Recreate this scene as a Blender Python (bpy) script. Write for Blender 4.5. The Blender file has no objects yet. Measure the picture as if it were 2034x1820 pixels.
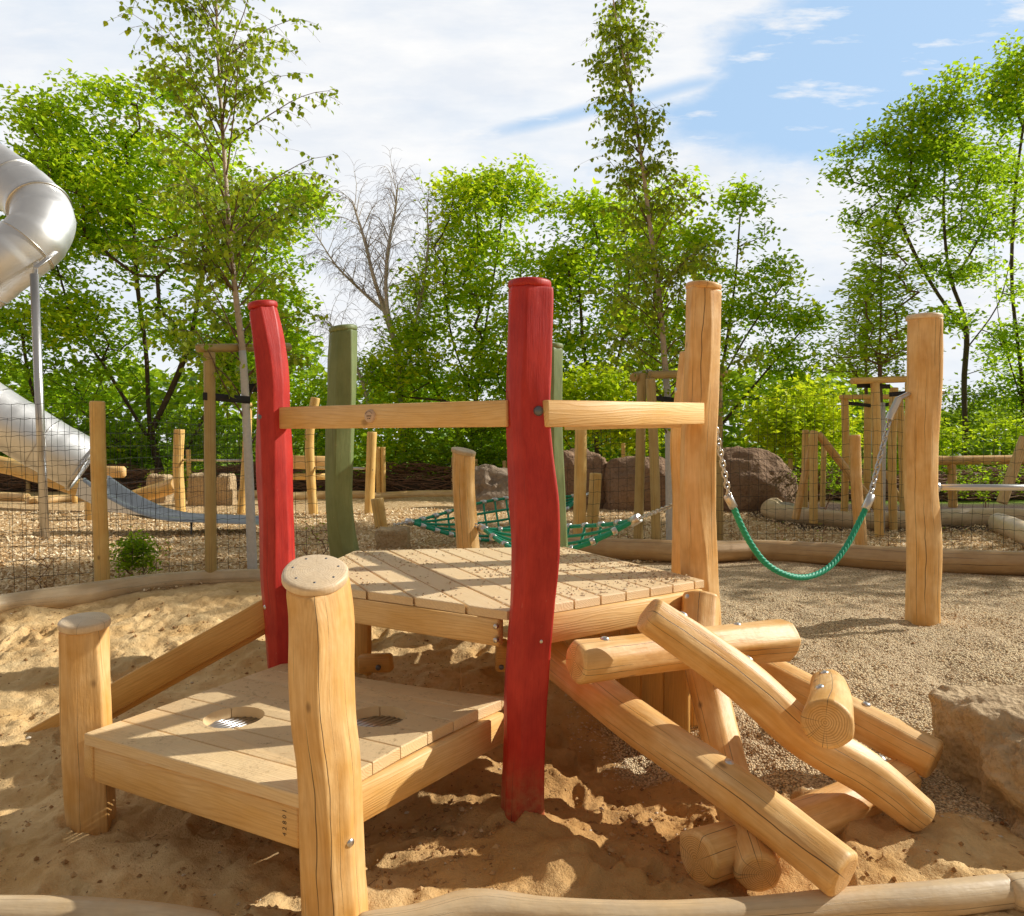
import bpy, bmesh, math, random
import numpy as np
from mathutils import Vector, Matrix
R = math.radians
PI = math.pi
sc = bpy.context.scene
C = sc.collection
rng = np.random.default_rng(7)
random.seed(7)

# ------------------------------------------------------------------ camera model
F = 1500.0; PITCH = math.atan(35 / 1500.0); EYE = np.array([0, 0, 1.5])
cp, sp = math.cos(PITCH), math.sin(PITCH)
def ray(u, v):
    a = (u - 1017) / F; b = -(v - 910) / F
    return np.array([a, cp + b * sp, -sp + b * cp])
def P(u, v, D):
    d = ray(u, v); return EYE + d * (D / d[1])
def PZ(u, v, z):
    d = ray(u, v); return EYE + d * ((z - 1.5) / d[2])

# ------------------------------------------------------------------ noise
_perm = rng.permutation(4096)
def _h(ix, iy, iz):
    n = (ix * 73856093) ^ (iy * 19349663) ^ (iz * 83492791)
    return _perm[np.abs(n) % 4096] / 2047.5 - 1.0
def vnoise(x, y, z=0.0):
    x, y, z = np.broadcast_arrays(np.asarray(x, float), np.asarray(y, float), np.asarray(z, float))
    ix, iy, iz = np.floor(x).astype(np.int64), np.floor(y).astype(np.int64), np.floor(z).astype(np.int64)
    fx, fy, fz = x - ix, y - iy, z - iz
    fx, fy, fz = [f * f * f * (f * (f * 6 - 15) + 10) for f in (fx, fy, fz)]
    r = 0
    for dx in (0, 1):
        for dy in (0, 1):
            for dz in (0, 1):
                w = (fx if dx else 1 - fx) * (fy if dy else 1 - fy) * (fz if dz else 1 - fz)
                r = r + w * _h(ix + dx, iy + dy, iz + dz)
    return r
def fbm(x, y, z=0.0, o=4, g=.5):
    s = 0; a = 1; f = 1
    for i in range(o):
        s = s + a * vnoise(np.asarray(x) * f + i * 17.3, np.asarray(y) * f - i * 9.1, np.asarray(z) * f + i * 3.7); a *= g; f *= 2.03
    return s
def ss(a, b, x):
    t = np.clip((x - a) / (b - a), 0, 1); return t * t * (3 - 2 * t)

# ------------------------------------------------------------------ mesh builder
class MB:
    def __init__(s): s.v = []; s.n = 0; s.f = []; s.m = []; s.g = []; s.c = []
    def add(s, V, faces, mat=0, gr=None, c=None):
        V = np.asarray(V, float).reshape(-1, 3); k = len(V)
        s.v.append(V); s.g.append(np.zeros((k, 3)) if gr is None else np.asarray(gr, float).reshape(-1, 3))
        s.c.append(np.zeros(k) if c is None else np.broadcast_to(np.asarray(c, float), (k,)))
        groups = faces if isinstance(faces, list) and len(faces) and isinstance(faces[0], np.ndarray) else [faces]
        for fa in groups:
            if isinstance(fa, np.ndarray):
                if len(fa): s.f.append(fa.astype(np.int64) + s.n); s.m.append(np.full(len(fa), mat))
            else:
                for q in fa: s.f.append(np.array([q], dtype=np.int64) + s.n); s.m.append(np.array([mat]))
        s.n += k
    def mesh(s, name, mats, org=(0, 0, 0), smooth=True):
        me = bpy.data.meshes.new(name)
        V = np.concatenate(s.v) - np.asarray(org, float)
        me.vertices.add(len(V)); me.vertices.foreach_set('co', V.astype(np.float32).ravel())
        cnt = np.concatenate([np.full(len(f), f.shape[1]) for f in s.f])
        loops = np.concatenate([f.ravel() for f in s.f])
        me.loops.add(len(loops)); me.loops.foreach_set('vertex_index', loops.astype(np.int32))
        me.polygons.add(len(cnt)); st = np.concatenate([[0], np.cumsum(cnt)[:-1]])
        me.polygons.foreach_set('loop_start', st.astype(np.int32)); me.polygons.foreach_set('loop_total', cnt.astype(np.int32))
        me.polygons.foreach_set('material_index', np.concatenate(s.m).astype(np.int32))
        me.polygons.foreach_set('use_smooth', np.full(len(cnt), smooth))
        a = me.attributes.new('gr', 'FLOAT_VECTOR', 'POINT'); a.data.foreach_set('vector', np.concatenate(s.g).astype(np.float32).ravel())
        a = me.attributes.new('lc', 'FLOAT', 'POINT'); a.data.foreach_set('value', np.concatenate(s.c).astype(np.float32))
        me.update(calc_edges=True); me.validate()
        for m in mats: me.materials.append(m)
        return me

def root_loc(o):
    return np.array(o['_w']) if o is not None and '_w' in o else np.zeros(3)
def thing(name, label, cat, loc, group=None, kind=None):
    o = bpy.data.objects.new(name, None); C.objects.link(o); o.location = loc
    o.empty_display_size = .1
    o['_w'] = [float(q) for q in loc]
    tagp(o, label, cat, group, kind); return o
def tagp(o, label=None, cat=None, group=None, kind=None):
    if label: o['label'] = label
    if cat: o['category'] = cat
    if group: o['group'] = group
    if kind: o['kind'] = kind
    return o
def obj(name, mb, mats, parent=None, loc=None, smooth=True, sharp=None):
    """one mesh object; parent's origin (or loc) is its own origin"""
    if not isinstance(mats, (list, tuple)): mats = [mats]
    org = root_loc(parent) if parent is not None else (np.zeros(3) if loc is None else np.asarray(loc, float))
    me = mb.mesh(name, mats, org, smooth) if isinstance(mb, MB) else mb
    if sharp: me.set_sharp_from_angle(angle=R(sharp))
    o = bpy.data.objects.new(name, me); C.objects.link(o)
    o['_w'] = [float(q) for q in org]
    if parent is not None: o.parent = parent
    else: o.location = org
    return o

def norm(v): v = np.asarray(v, float); return v / (np.linalg.norm(v) + 1e-12)
def resample(pts, radii, step):
    pts = np.asarray(pts, float); radii = np.broadcast_to(np.asarray(radii, float), (len(pts),))
    d = np.concatenate([[0], np.cumsum(np.linalg.norm(np.diff(pts, axis=0), axis=1))])
    n = max(2, int(d[-1] / step) + 1); t = np.linspace(0, d[-1], n)
    if len(pts) < 3: return np.stack([np.interp(t, d, pts[:, i]) for i in range(3)], 1), np.interp(t, d, radii), t
    def herm(y):
        m = np.gradient(y, d); k = np.clip(np.searchsorted(d, t, side='right') - 1, 0, len(d) - 2)
        h = d[k + 1] - d[k]; s = (t - d[k]) / h
        return (2*s**3-3*s**2+1)*y[k]+(s**3-2*s**2+s)*h*m[k]+(-2*s**3+3*s**2)*y[k+1]+(s**3-s**2)*h*m[k+1]
    return np.stack([herm(pts[:, i]) for i in range(3)], 1), herm(radii), t
def frames(p):
    T = np.gradient(p, axis=0); T /= np.linalg.norm(T, axis=1)[:, None] + 1e-12
    ref = np.array([0, 1., 0]) if abs(T[0][1]) < .8 else np.array([1., 0, 0])
    N = np.zeros_like(T); N[0] = norm(ref - T[0] * np.dot(ref, T[0]))
    for i in range(1, len(p)):
        N[i] = norm(N[i-1] - T[i] * np.dot(N[i-1], T[i]))
    return T, N, np.cross(T, N)
def quads_grid(rows, cols, wrap=True):
    i = np.arange(rows - 1)[:, None]; j = np.arange(cols if wrap else cols - 1)[None, :]
    j2 = (j + 1) % cols
    return np.stack([i*cols + j, i*cols + j2, (i+1)*cols + j2, (i+1)*cols + j], -1).reshape(-1, 4)
def tube(mb, pts, radii, seg=8, step=None, mat=0, caps=True, c=0.0, prof=None):
    if step: p, r, t = resample(pts, radii, step)
    else:
        p = np.asarray(pts, float); r = np.broadcast_to(np.asarray(radii, float), (len(p),)); t = np.concatenate([[0], np.cumsum(np.linalg.norm(np.diff(p, axis=0), axis=1))])
    T, N, B = frames(p); th = np.linspace(0, 2*PI, seg, endpoint=False)
    rr = r[:, None] * np.ones(seg)[None]
    if prof is not None: rr = rr * prof(th[None, :], t[:, None])
    V = p[:, None] + rr[..., None] * (np.cos(th)[None, :, None] * N[:, None] + np.sin(th)[None, :, None] * B[:, None])
    g = np.stack([rr*np.cos(th), rr*np.sin(th), np.broadcast_to(t[:, None], rr.shape)], -1)
    fs = [quads_grid(len(p), seg)]
    if caps and seg <= 64:
        fs.append(np.array([list(range(seg))[::-1]])); fs.append(np.array([[(len(p)-1)*seg + j for j in range(seg)]]))
    mb.add(V, fs, mat, g, c)

def log(mb, pts, radii, seed=0, fac=9, seg=44, step=.03, rnd=.012, wob=.034, flat=.75, mat=0, tilt=None):
    """hand-hewn log: meandering facets, rounded ends, solid-wood coordinates"""
    rg = np.random.default_rng(seed + 100)
    p, r, t = resample(pts, radii, step); L = t[-1]
    # end rounding
    k = 4; T, N, B = frames(p)
    def endrings(i, sgn):
        out = []
        for a in range(1, k + 1):
            an = a / k * PI / 2
            out.append((p[i] + T[i] * sgn * (rnd * math.sin(an) - rnd), r[i] - rnd * (1 - math.cos(an)), T[i], N[i], B[i], t[i] + sgn * (rnd * math.sin(an) - rnd)))
        return out
    p0 = p.copy(); p0[0] = p[0] + T[0] * rnd; p0[-1] = p[-1] - T[-1] * rnd
    rings = [tuple(x) for x in reversed(endrings(0, -1))] + [(p0[i], r[i], T[i], N[i], B[i], t[i]) for i in range(len(p))] + endrings(len(p) - 1, 1)
    Pp = np.array([x[0] for x in rings]); Rr = np.array([x[1] for x in rings]); Nn = np.array([x[3] for x in rings]); Bb = np.array([x[4] for x in rings]); Tt = np.array([x[5] for x in rings]); TT = np.array([x[2] for x in rings])
    th = np.linspace(0, 2*PI, seg, endpoint=False)
    acc = 0
    for f in range(fac):
        t0 = 2*PI*f/fac + rg.uniform(-.25, .25)
        o1, o2 = rg.uniform(0, 99), rg.uniform(0, 99)
        dk = 1 + wob * fbm(Tt * 2.2 + o1, o2, o=3)
        tk = t0 + .28 * vnoise(Tt * 1.7 + o2, o1)
        cs = np.clip(np.cos(th[None] - tk[:, None]), .02, 1) / dk[:, None]
        acc = acc + cs ** 110
    rel = acc ** (-1 / 110.); rel = rel / rel.mean()
    rel = flat * rel + (1 - flat)
    rel *= 1 + .012 * fbm(np.cos(th)[None]*2 + seed, np.sin(th)[None]*2, Tt[:, None]*4, o=3)
    rr = Rr[:, None] * rel
    V = Pp[:, None] + rr[..., None] * (np.cos(th)[None, :, None]*Nn[:, None] + np.sin(th)[None, :, None]*Bb[:, None])
    if tilt is not None:
        wz = ss(-.22, 0., Tt - Tt[-1])[:, None]; dx = V[..., 0]-Pp[-1][0]; dy = V[..., 1]-Pp[-1][1]
        V[..., 2] += -(tilt[0]*dx + tilt[1]*dy)/tilt[2]*wz
    zo = seed * 3.17
    ecc = Rr.mean() * .12
    g = np.stack([rr*np.cos(th) + ecc * math.cos(seed), rr*np.sin(th) + ecc * math.sin(seed), np.broadcast_to(Tt[:, None] + zo, rr.shape)], -1)
    m = len(Pp)
    # face caps as concentric rings so the shader sees real radii
    fs = [quads_grid(m, seg)]
    mb.add(V, fs, mat, g)
    for idx, flip in ((0, True), (m-1, False)):
        base = V[idx]; cen = Pp[idx]; Vs = [base]; Gs = [g[idx]]
        for q in (.66, .33):
            Vs.append(cen + (base - cen) * q); gg = g[idx].copy(); gg[:, :2] = g[idx][:, :2] * q + np.array([ecc*math.cos(seed), ecc*math.sin(seed)]) * (1-q); Gs.append(gg)
        Vs.append(cen[None]); Gs.append(np.array([[ecc*math.cos(seed), ecc*math.sin(seed), Tt[idx] + zo]]))
        qd = quads_grid(3, seg); ctr = 3*seg
        tri = np.array([[2*seg + j, 2*seg + (j+1) % seg, ctr] for j in range(seg)])
        if flip: qd = qd[:, ::-1]; tri = tri[:, ::-1]
        mb.add(np.concatenate(Vs), [qd, tri], mat, np.concatenate(Gs), 1.0)

def hullbox(mb, Cn, X, Y, Z, l, b=.005, mat=0, goff=None, c=0.0):
    """bevelled box: centre, unit axes, half lengths; grain along X"""
    X, Y, Z = norm(X), norm(Y), norm(Z); lx, ly, lz = l; pts = []
    b = min(b, lx*.9, ly*.9, lz*.9)
    idx = {}
    for sx in (-1, 1):
        for sy in (-1, 1):
            for sz in (-1, 1):
                for a in range(3):
                    q = [sx*lx, sy*ly, sz*lz]
                    for e in range(3):
                        if e != a: q[e] -= (1 if q[e] > 0 else -1) * b
                    idx[(sx, sy, sz, a)] = len(pts); pts.append(q)
    fs4 = []; fs3 = []
    S = (-1, 1)
    def order(ids):
        q = np.array([pts[i] for i in ids]); ctr = q.mean(0); n = norm(ctr)
        a0 = norm(np.cross(n, [0.31, .52, .79])); a1 = np.cross(n, a0)
        an = np.arctan2((q - ctr) @ a1, (q - ctr) @ a0); return [ids[i] for i in np.argsort(an)]
    for a in range(3):
        for s in S:
            ids = [idx[k] for k in idx if k[3] == a and k[a] == s]; fs4.append(order(ids))
        oth = [e for e in range(3) if e != a]
        for s1 in S:
            for s2 in S:
                ids = [idx[k] for k in idx if k[oth[0]] == s1 and k[oth[1]] == s2 and k[3] in oth]; fs4.append(order(ids))
    for sx in S:
        for sy in S:
            for sz in S: fs3.append(order([idx[(sx, sy, sz, a)] for a in range(3)]))
    q = np.array(pts); V = np.asarray(Cn, float) + q[:, :1]*X + q[:, 1:2]*Y + q[:, 2:]*Z
    if goff is None: goff = rng.uniform(-9, 9, 3)
    mb.add(V, [np.array(fs4), np.array(fs3)], mat, q + goff, c)

def beam(mb, a, b, up=(0, 0, 1), w=.04, h=.12, bev=.006, mat=0, goff=None):
    a, b = np.asarray(a, float), np.asarray(b, float); X = norm(b - a); up = np.asarray(up, float)
    Y = norm(np.cross(up, X)); Z = np.cross(X, Y)
    hullbox(mb, (a+b)/2, X, Y, Z, (np.linalg.norm(b-a)/2, w/2, h/2), bev, mat, goff)

def lathe(mb, cen, axis, prof, seg=20, mat=0):
    ax = norm(axis); ref = np.array([0, 0, 1.]) if abs(ax[2]) < .9 else np.array([1., 0, 0])
    N = norm(np.cross(ax, ref)); B = np.cross(ax, N); th = np.linspace(0, 2*PI, seg, endpoint=False)
    pr = np.array(prof, float)
    V = np.asarray(cen)[None, None] + pr[:, 0][:, None, None]*(np.cos(th)[None, :, None]*N + np.sin(th)[None, :, None]*B) + pr[:, 1][:, None, None]*ax
    mb.add(V, quads_grid(len(pr), seg), mat, V * 1.0)

# ------------------------------------------------------------------ node helpers
def new_mat(name):
    m = bpy.data.materials.new(name); m.use_nodes = True; nt = m.node_tree; nt.nodes.clear(); return m, nt
class NT:
    def __init__(s, nt): s.nt = nt
    def n(s, t, **k):
        nd = s.nt.nodes.new(t)
        for a, b in k.items(): setattr(nd, a, b)
        return nd
    def lk(s, a, b): s.nt.links.new(a, b)
    def setin(s, nd, i, v):
        if v is None: return
        if hasattr(v, 'is_linked') or isinstance(v, bpy.types.NodeSocket): s.lk(v, nd.inputs[i])
        else: nd.inputs[i].default_value = v
    def m(s, op, a, b=None, c=None, clamp=False):
        nd = s.n('ShaderNodeMath', operation=op); nd.use_clamp = clamp
        s.setin(nd, 0, a); s.setin(nd, 1, b); s.setin(nd, 2, c); return nd.outputs[0]
    def vm(s, op, a, b=None):
        nd = s.n('ShaderNodeVectorMath', operation=op); s.setin(nd, 0, a); s.setin(nd, 1, b); return nd.outputs[0]
    def mix(s, fac, a, b, bt='MIX'):
        nd = s.n('ShaderNodeMix', data_type='RGBA', blend_type=bt)
        s.setin(nd, 0, fac); s.setin(nd, 6, col(a)); s.setin(nd, 7, col(b)); return nd.outputs[2]
    def noise(s, vec, scale, detail=3, rough=.55, dist=0, out=0):
        nd = s.n('ShaderNodeTexNoise'); s.setin(nd, 'Vector', vec); nd.inputs['Scale'].default_value = scale; nd.inputs['Detail'].default_value = detail
        nd.inputs['Roughness'].default_value = rough; nd.inputs['Distortion'].default_value = dist; return nd.outputs[out]
    def vor(s, vec, scale, feat='F1', out='Distance', rnd=1):
        nd = s.n('ShaderNodeTexVoronoi', feature=feat); s.setin(nd, 'Vector', vec); nd.inputs['Scale'].default_value = scale
        nd.inputs['Randomness'].default_value = rnd; return nd.outputs[out]
    def ramp(s, fac, stops, interp='LINEAR'):
        nd = s.n('ShaderNodeValToRGB'); s.setin(nd, 0, fac); cr = nd.color_ramp; cr.interpolation = interp
        while len(cr.elements) < len(stops): cr.elements.new(.5)
        for e, (p_, c_) in zip(cr.elements, stops): e.position = p_; e.color = col(c_)
        return nd.outputs[0]
    def mr(s, v, a, b, c=0., d=1., smooth=False):
        nd = s.n('ShaderNodeMapRange'); nd.interpolation_type = 'SMOOTHSTEP' if smooth else 'LINEAR'
        s.setin(nd, 0, v)
        for i, q in enumerate((a, b, c, d)): nd.inputs[i+1].default_value = q
        return nd.outputs[0]
    def attr(s, name, out='Vector'):
        nd = s.n('ShaderNodeAttribute', attribute_name=name); return nd.outputs[out]
    def sep(s, v):
        nd = s.n('ShaderNodeSeparateXYZ'); s.setin(nd, 0, v); return nd.outputs
    def comb(s, x, y, z):
        nd = s.n('ShaderNodeCombineXYZ'); s.setin(nd, 0, x); s.setin(nd, 1, y); s.setin(nd, 2, z); return nd.outputs[0]
    def bump(s, h, dist=.01, st=1., nrm=None):
        nd = s.n('ShaderNodeBump'); nd.inputs['Strength'].default_value = st; nd.inputs['Distance'].default_value = dist
        s.setin(nd, 'Height', h); s.setin(nd, 'Normal', nrm); return nd.outputs[0]
    def out(s, sh):
        o = s.n('ShaderNodeOutputMaterial'); s.lk(sh, o.inputs[0])
    def bsdf(s, c, rough=.6, nrm=None, metal=0., spec=.5):
        nd = s.n('ShaderNodeBsdfPrincipled'); s.setin(nd, 'Base Color', col(c)); s.setin(nd, 'Roughness', rough); s.setin(nd, 'Metallic', metal)
        nd.inputs['Specular IOR Level'].default_value = spec; s.setin(nd, 'Normal', nrm); return nd
def col(c):
    if isinstance(c, (tuple, list)) and len(c) == 3: return (*c, 1)
    return c

def wood_log_mat(name, base, dark, light, rings=.5, cracks=1., rough=.50, gray=0., stain=.35):
    m, nt = new_mat(name); k = NT(nt)
    g = k.attr('gr'); x, y, z = k.sep(g)[:3]
    st = k.vm('MULTIPLY', g, (1., 1., .05))
    fine = k.noise(st, 160, 4, .65); med = k.noise(k.vm('MULTIPLY', g, (1, 1, .12)), 24, 3, .6)
    big = k.noise(g, 5, 3, .6)
    rad = k.m('SQRT', k.m('ADD', k.m('MULTIPLY', x, x), k.m('MULTIPLY', y, y)))
    w = k.m('ADD', rad, k.m('MULTIPLY', k.m('SUBTRACT', k.noise(k.vm('MULTIPLY', g, (1, 1, .3)), 9, 2, .5), .5), .03))
    ring = k.m('SINE', k.m('MULTIPLY', w, 2*PI/.0075)); ring = k.mr(ring, -.4, 1, 0, 1)
    endf = k.attr('lc', 'Fac')
    c = k.mix(k.mr(k.m('ADD', k.m('MULTIPLY', med, .35), k.m('MULTIPLY', big, .65)), .36, .62), base, light)
    c = k.mix(k.m('MULTIPLY', k.mr(fine, .42, .8), .34), c, dark)
    c = k.mix(k.m('MULTIPLY', ring, k.m('ADD', k.m('MULTIPLY', endf, .55), rings*.36)), c, dark)
    c = k.mix(k.m('MULTIPLY', k.mr(k.noise(k.vm('MULTIPLY', g, (1, 1, .45)), 8, 4, .7), .52, .72), stain), c, dark)
    if gray > 0: c = k.mix(k.m('MULTIPLY', k.mr(k.noise(g, 7, 4, .65), .3, .65), gray), c, (.36, .32, .27))
    # knots
    kn = k.m('ADD', k.vor(k.vm('MULTIPLY', g, (1, 1, .62)), 4.6), k.m('MULTIPLY', k.m('SUBTRACT', fine, .5), .06))
    knm = k.mr(kn, .015, .075, 1, 0, True)
    c = k.mix(k.m('MULTIPLY', knm, .7), c, (.16, .07, .02))
    # checks
    an = k.m('DIVIDE', k.m('ARCTAN2', y, x), 2*PI)
    wig = k.m('MULTIPLY', k.m('SUBTRACT', k.noise(k.comb(z, 3.3, 0), 1.6, 3, .6), .5), .30)
    cr = None
    for kk, of, sc_, th in ((3, .13, .8, .0095), (5, .61, 1.5, .010), (4, .37, 1.1, .0075), (7, .77, 2.6, .010)):
        fr = k.m('FRACT', k.m('ADD', k.m('ADD', k.m('MULTIPLY', an, kk), wig), of))
        d = k.m('ABSOLUTE', k.m('SUBTRACT', fr, .5))
        msk = k.mr(k.noise(k.comb(z, k.m('FLOOR', k.m('ADD', k.m('MULTIPLY', an, kk), wig)), of*9), sc_, 1, .5), .50, .62)
        ln = k.m('MULTIPLY', k.m('LESS_THAN', d, k.m('MULTIPLY', msk, th)), 1.)
        cr = ln if cr is None else k.m('MAXIMUM', cr, ln)
    cr = k.m('MULTIPLY', cr, cracks)
    c = k.mix(k.m('MULTIPLY', cr, .88), c, (.05, .022, .008))
    h = k.m('SUBTRACT', k.m('ADD', k.m('MULTIPLY', fine, .35), k.m('MULTIPLY', med, .5)), k.m('MULTIPLY', cr, 1.5))
    hew = k.noise(k.vm('MULTIPLY', g, (1, 1, .7)), 45, 2, .5); h = k.m('ADD', h, k.m('MULTIPLY', hew, .5))
    b = k.bsdf(c, rough, k.bump(h, .004, .6), spec=.6); k.out(b.outputs[0]); return m
def hewn(k, g): return k.noise(g, 30, 5, .75)
def paint_mat(name, c1, c2, c3):
    m, nt = new_mat(name); k = NT(nt); g = k.attr('gr')
    fine = k.noise(k.vm('MULTIPLY', g, (1, 1, .06)), 150, 4, .65); big = k.noise(k.vm('MULTIPLY', g, (1, 1, .5)), 11, 3, .6)
    c = k.mix(k.mr(big, .3, .7), c1, c2); c = k.mix(k.m('MULTIPLY', k.mr(fine, .5, .8), .4), c, c3)
    wear = k.mr(k.noise(k.vm('MULTIPLY', g, (1, 1, .4)), 50, 5, .75), .66, .72); c = k.mix(k.m('MULTIPLY', wear, .3), c, (.7, .40, .28)); pz_ = k.sep(k.n('ShaderNodeNewGeometry').outputs['Position'])[2]; c = k.mix(k.m('MULTIPLY', k.mr(pz_, .02, .30, 1, 0, True), k.mr(hewn(k, g), .35, .6, .1, .6)), c, (.45, .24, .10))
    x, y, z = k.sep(g)[:3]; an = k.m('DIVIDE', k.m('ARCTAN2', y, x), 2*PI)
    fr = k.m('FRACT', k.m('ADD', k.m('MULTIPLY', an, 3), k.m('MULTIPLY', k.noise(k.comb(z, 1.3, 0), 1.5, 3, .6), .35)))
    ln = k.m('LESS_THAN', k.m('ABSOLUTE', k.m('SUBTRACT', fr, .5)), k.m('MULTIPLY', k.mr(k.noise(k.comb(z, 7.7, 0), 1.3, 1, .5), .55, .65), .008))
    c = k.mix(k.m('MULTIPLY', ln, .7), c, (.03, .01, .01))
    hew = k.noise(k.vm('MULTIPLY', g, (1, 1, .35)), 40, 3, .5)
    h = k.m('SUBTRACT', k.m('ADD', k.m('MULTIPLY', fine, .8), k.m('MULTIPLY', hew, .5)), k.m('MULTIPLY', ln, 1.5))
    b = k.bsdf(c, k.mr(fine, .3, .7, .42, .6), k.bump(h, .003, .5), spec=.5); k.out(b.outputs[0]); return m
def plank_mat(name, base, dark, light, sand=0., gray=.2):
    m, nt = new_mat(name); k = NT(nt); g = k.attr('gr')
    st = k.vm('MULTIPLY', g, (.05, 1., 1.)); fine = k.noise(st, 150, 4, .65); wav = k.noise(k.vm('MULTIPLY', g, (.10, 1, 1)), 14, 2, .5)
    x, y, z = k.sep(g)[:3]
    rg_ = k.m('SINE', k.m('MULTIPLY', k.m('ADD', k.m('ADD', y, z), k.m('MULTIPLY', wav, .09)), 2*PI/.013)); rg_ = k.mr(rg_, 0, 1, 0, 1)
    big = k.noise(k.vm('MULTIPLY', g, (.4, 1, 1)), 6, 3, .6)
    c = k.mix(k.mr(big, .3, .7), base, light); c = k.mix(k.m('MULTIPLY', rg_, .22), c, dark); c = k.mix(k.m('MULTIPLY', k.mr(fine, .45, .75), .4), c, dark)
    c = k.mix(k.m('MULTIPLY', k.attr('lc', 'Fac'), .45), c, dark)
    kn = k.mr(k.vor(k.vm('MULTIPLY', g, (.7, 1, 1)), 4.2), .03, .09, 1, 0, True); c = k.mix(k.m('MULTIPLY', kn, .6), c, (.16, .07, .02))
    geo = k.n('ShaderNodeNewGeometry'); nz = k.sep(geo.outputs['Normal'])[2]; pos = geo.outputs['Position']
    if gray: c = k.mix(k.m('MULTIPLY', k.mr(k.noise(pos, 9, 4, .6), .35, .7), gray), c, (.80, .60, .38))
    h = k.m('ADD', k.m('MULTIPLY', fine, .5), k.m('MULTIPLY', rg_, .3))
    if sand:
        sn = k.noise(pos, 3.1, 6, .72); sm = k.m('MULTIPLY', k.mr(sn, .42, .58), k.mr(nz, .6, .9)); sm = k.m('MULTIPLY', sm, sand)
        gn = k.noise(pos, 420, 2, .6); scol = k.mix(gn, (.68, .46, .22), (.86, .66, .39)); scol = k.mix(k.mr(k.noise(pos, 38, 4, .75), .56, .70), scol, (.34, .20, .08))
        c = k.mix(sm, c, scol); h = k.m('ADD', h, k.m('MULTIPLY', k.m('MULTIPLY', k.noise(pos, 60, 5, .7), 1.6), sm))
    b = k.bsdf(c, .55, k.bump(h, .003, .6), spec=.5); k.out(b.outputs[0]); return m
def simple_mat(name, c, rough=.5, metal=0., noise_s=30, var=.15, bump=.0, spec=.5):
    m, nt = new_mat(name); k = NT(nt); tc = k.n('ShaderNodeNewGeometry').outputs['Position']
    n1 = k.noise(tc, noise_s, 4, .6); c2 = tuple(q*(1-var) for q in c); c1 = tuple(min(1, q*(1+var)) for q in c)
    cc = k.mix(n1, c2, c1); b = k.bsdf(cc, k.mr(n1, .2, .8, rough*.85, min(1, rough*1.15)), k.bump(n1, bump, .7) if bump else None, metal, spec); k.out(b.outputs[0]); return m
def leaf_mat(name, stops, trans=.60, rough=.45, tcol=(.74, .92, .04)):
    m, nt = new_mat(name); k = NT(nt); lc = k.attr('lc', 'Fac')
    c = k.ramp(lc, stops)
    b = k.bsdf(c, rough, spec=.25)
    tr = k.n('ShaderNodeBsdfTranslucent'); k.lk(k.mix(.55, c, k.mix(.75, c, tcol)), tr.inputs[0])
    mx = k.n('ShaderNodeMixShader'); mx.inputs[0].default_value = trans; k.lk(b.outputs[0], mx.inputs[1]); k.lk(tr.outputs[0], mx.inputs[2]); k.out(mx.outputs[0]); return m

M = {}
M['log'] = wood_log_mat('honey_log_wood', (.74, .395, .10), (.47, .20, .035), (.88, .59, .27))
M['logpale'] = wood_log_mat('pale_log_wood', (.78, .51, .21), (.52, .29, .09), (.86, .62, .32), stain=.25)
M['logfar'] = wood_log_mat('yellow_log_wood', (.78, .46, .125), (.55, .28, .05), (.86, .60, .22), cracks=.7, rings=.3)
M['loggray'] = wood_log_mat('weathered_border_log', (.64, .45, .235), (.42, .26, .11), (.76, .58, .35), gray=.28, rings=.3)
M['logbrown'] = wood_log_mat('brown_border_log', (.52, .305, .125), (.31, .16, .05), (.62, .41, .20), gray=.1, rings=.25)
M['cap'] = wood_log_mat('sanded_cap_wood', (.80, .60, .37), (.58, .38, .19), (.88, .70, .48), gray=.25, rings=.25, cracks=.35)
M['stake'] = wood_log_mat('greenish_stake_wood', (.42, .29, .095), (.26, .15, .04), (.50, .37, .15), rings=.2)
M['red'] = paint_mat('red_paint', (.385, .008, .005), (.56, .030, .018), (.20, .003, .003))
M['green'] = paint_mat('green_paint', (.14, .185, .06), (.21, .26, .10), (.08, .11, .03))
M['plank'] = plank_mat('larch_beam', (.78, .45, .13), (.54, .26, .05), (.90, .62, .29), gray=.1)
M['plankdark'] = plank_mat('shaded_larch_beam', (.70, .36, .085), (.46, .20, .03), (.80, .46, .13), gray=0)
M['deckhi'] = plank_mat('upper_deck_boards', (.88, .645, .36), (.64, .41, .18), (.94, .76, .49), sand=.35, gray=.3)
M['decklo'] = plank_mat('lower_deck_boards', (.86, .60, .30), (.60, .36, .14), (.92, .71, .41), sand=.95, gray=.3)
M['steel'] = simple_mat('brushed_steel', (.62, .60, .58), .32, 1., 60, .06)
M['steelslide'] = simple_mat('slide_steel', (.80, .80, .80), .50, 1., 3, .06)
M['darksteel'] = simple_mat('grey_steel_paint', (.16, .17, .19), .4, .6, 30, .1)
M['wire'] = simple_mat('dark_fence_wire', (.035, .037, .035), .5, .3, 30, .1)
M['rubber'] = simple_mat('black_strap', (.018, .016, .018), .7, 0, 60, .3)
M['bark'] = simple_mat('brown_bark', (.16, .10, .06), .85, 0, 25, .5, .01)
M['barkdark'] = simple_mat('dark_bark', (.085, .058, .036), .9, 0, 25, .5, .01)
M['barkbirch'] = simple_mat('birch_bark', (.52, .42, .33), .7, 0, 30, .4, .004)
M['barkpale'] = simple_mat('pale_birch_bark', (.52, .47, .42), .7, 0, 14, .3, .004)
M['twig'] = simple_mat('twig_bark', (.27, .145, .085), .85, 0, 14, .65, .004)
M['barkwhite'] = simple_mat('white_trunk_paint', (.62, .62, .62), .7, 0, 40, .22, .006)
M['rock'] = None

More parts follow.
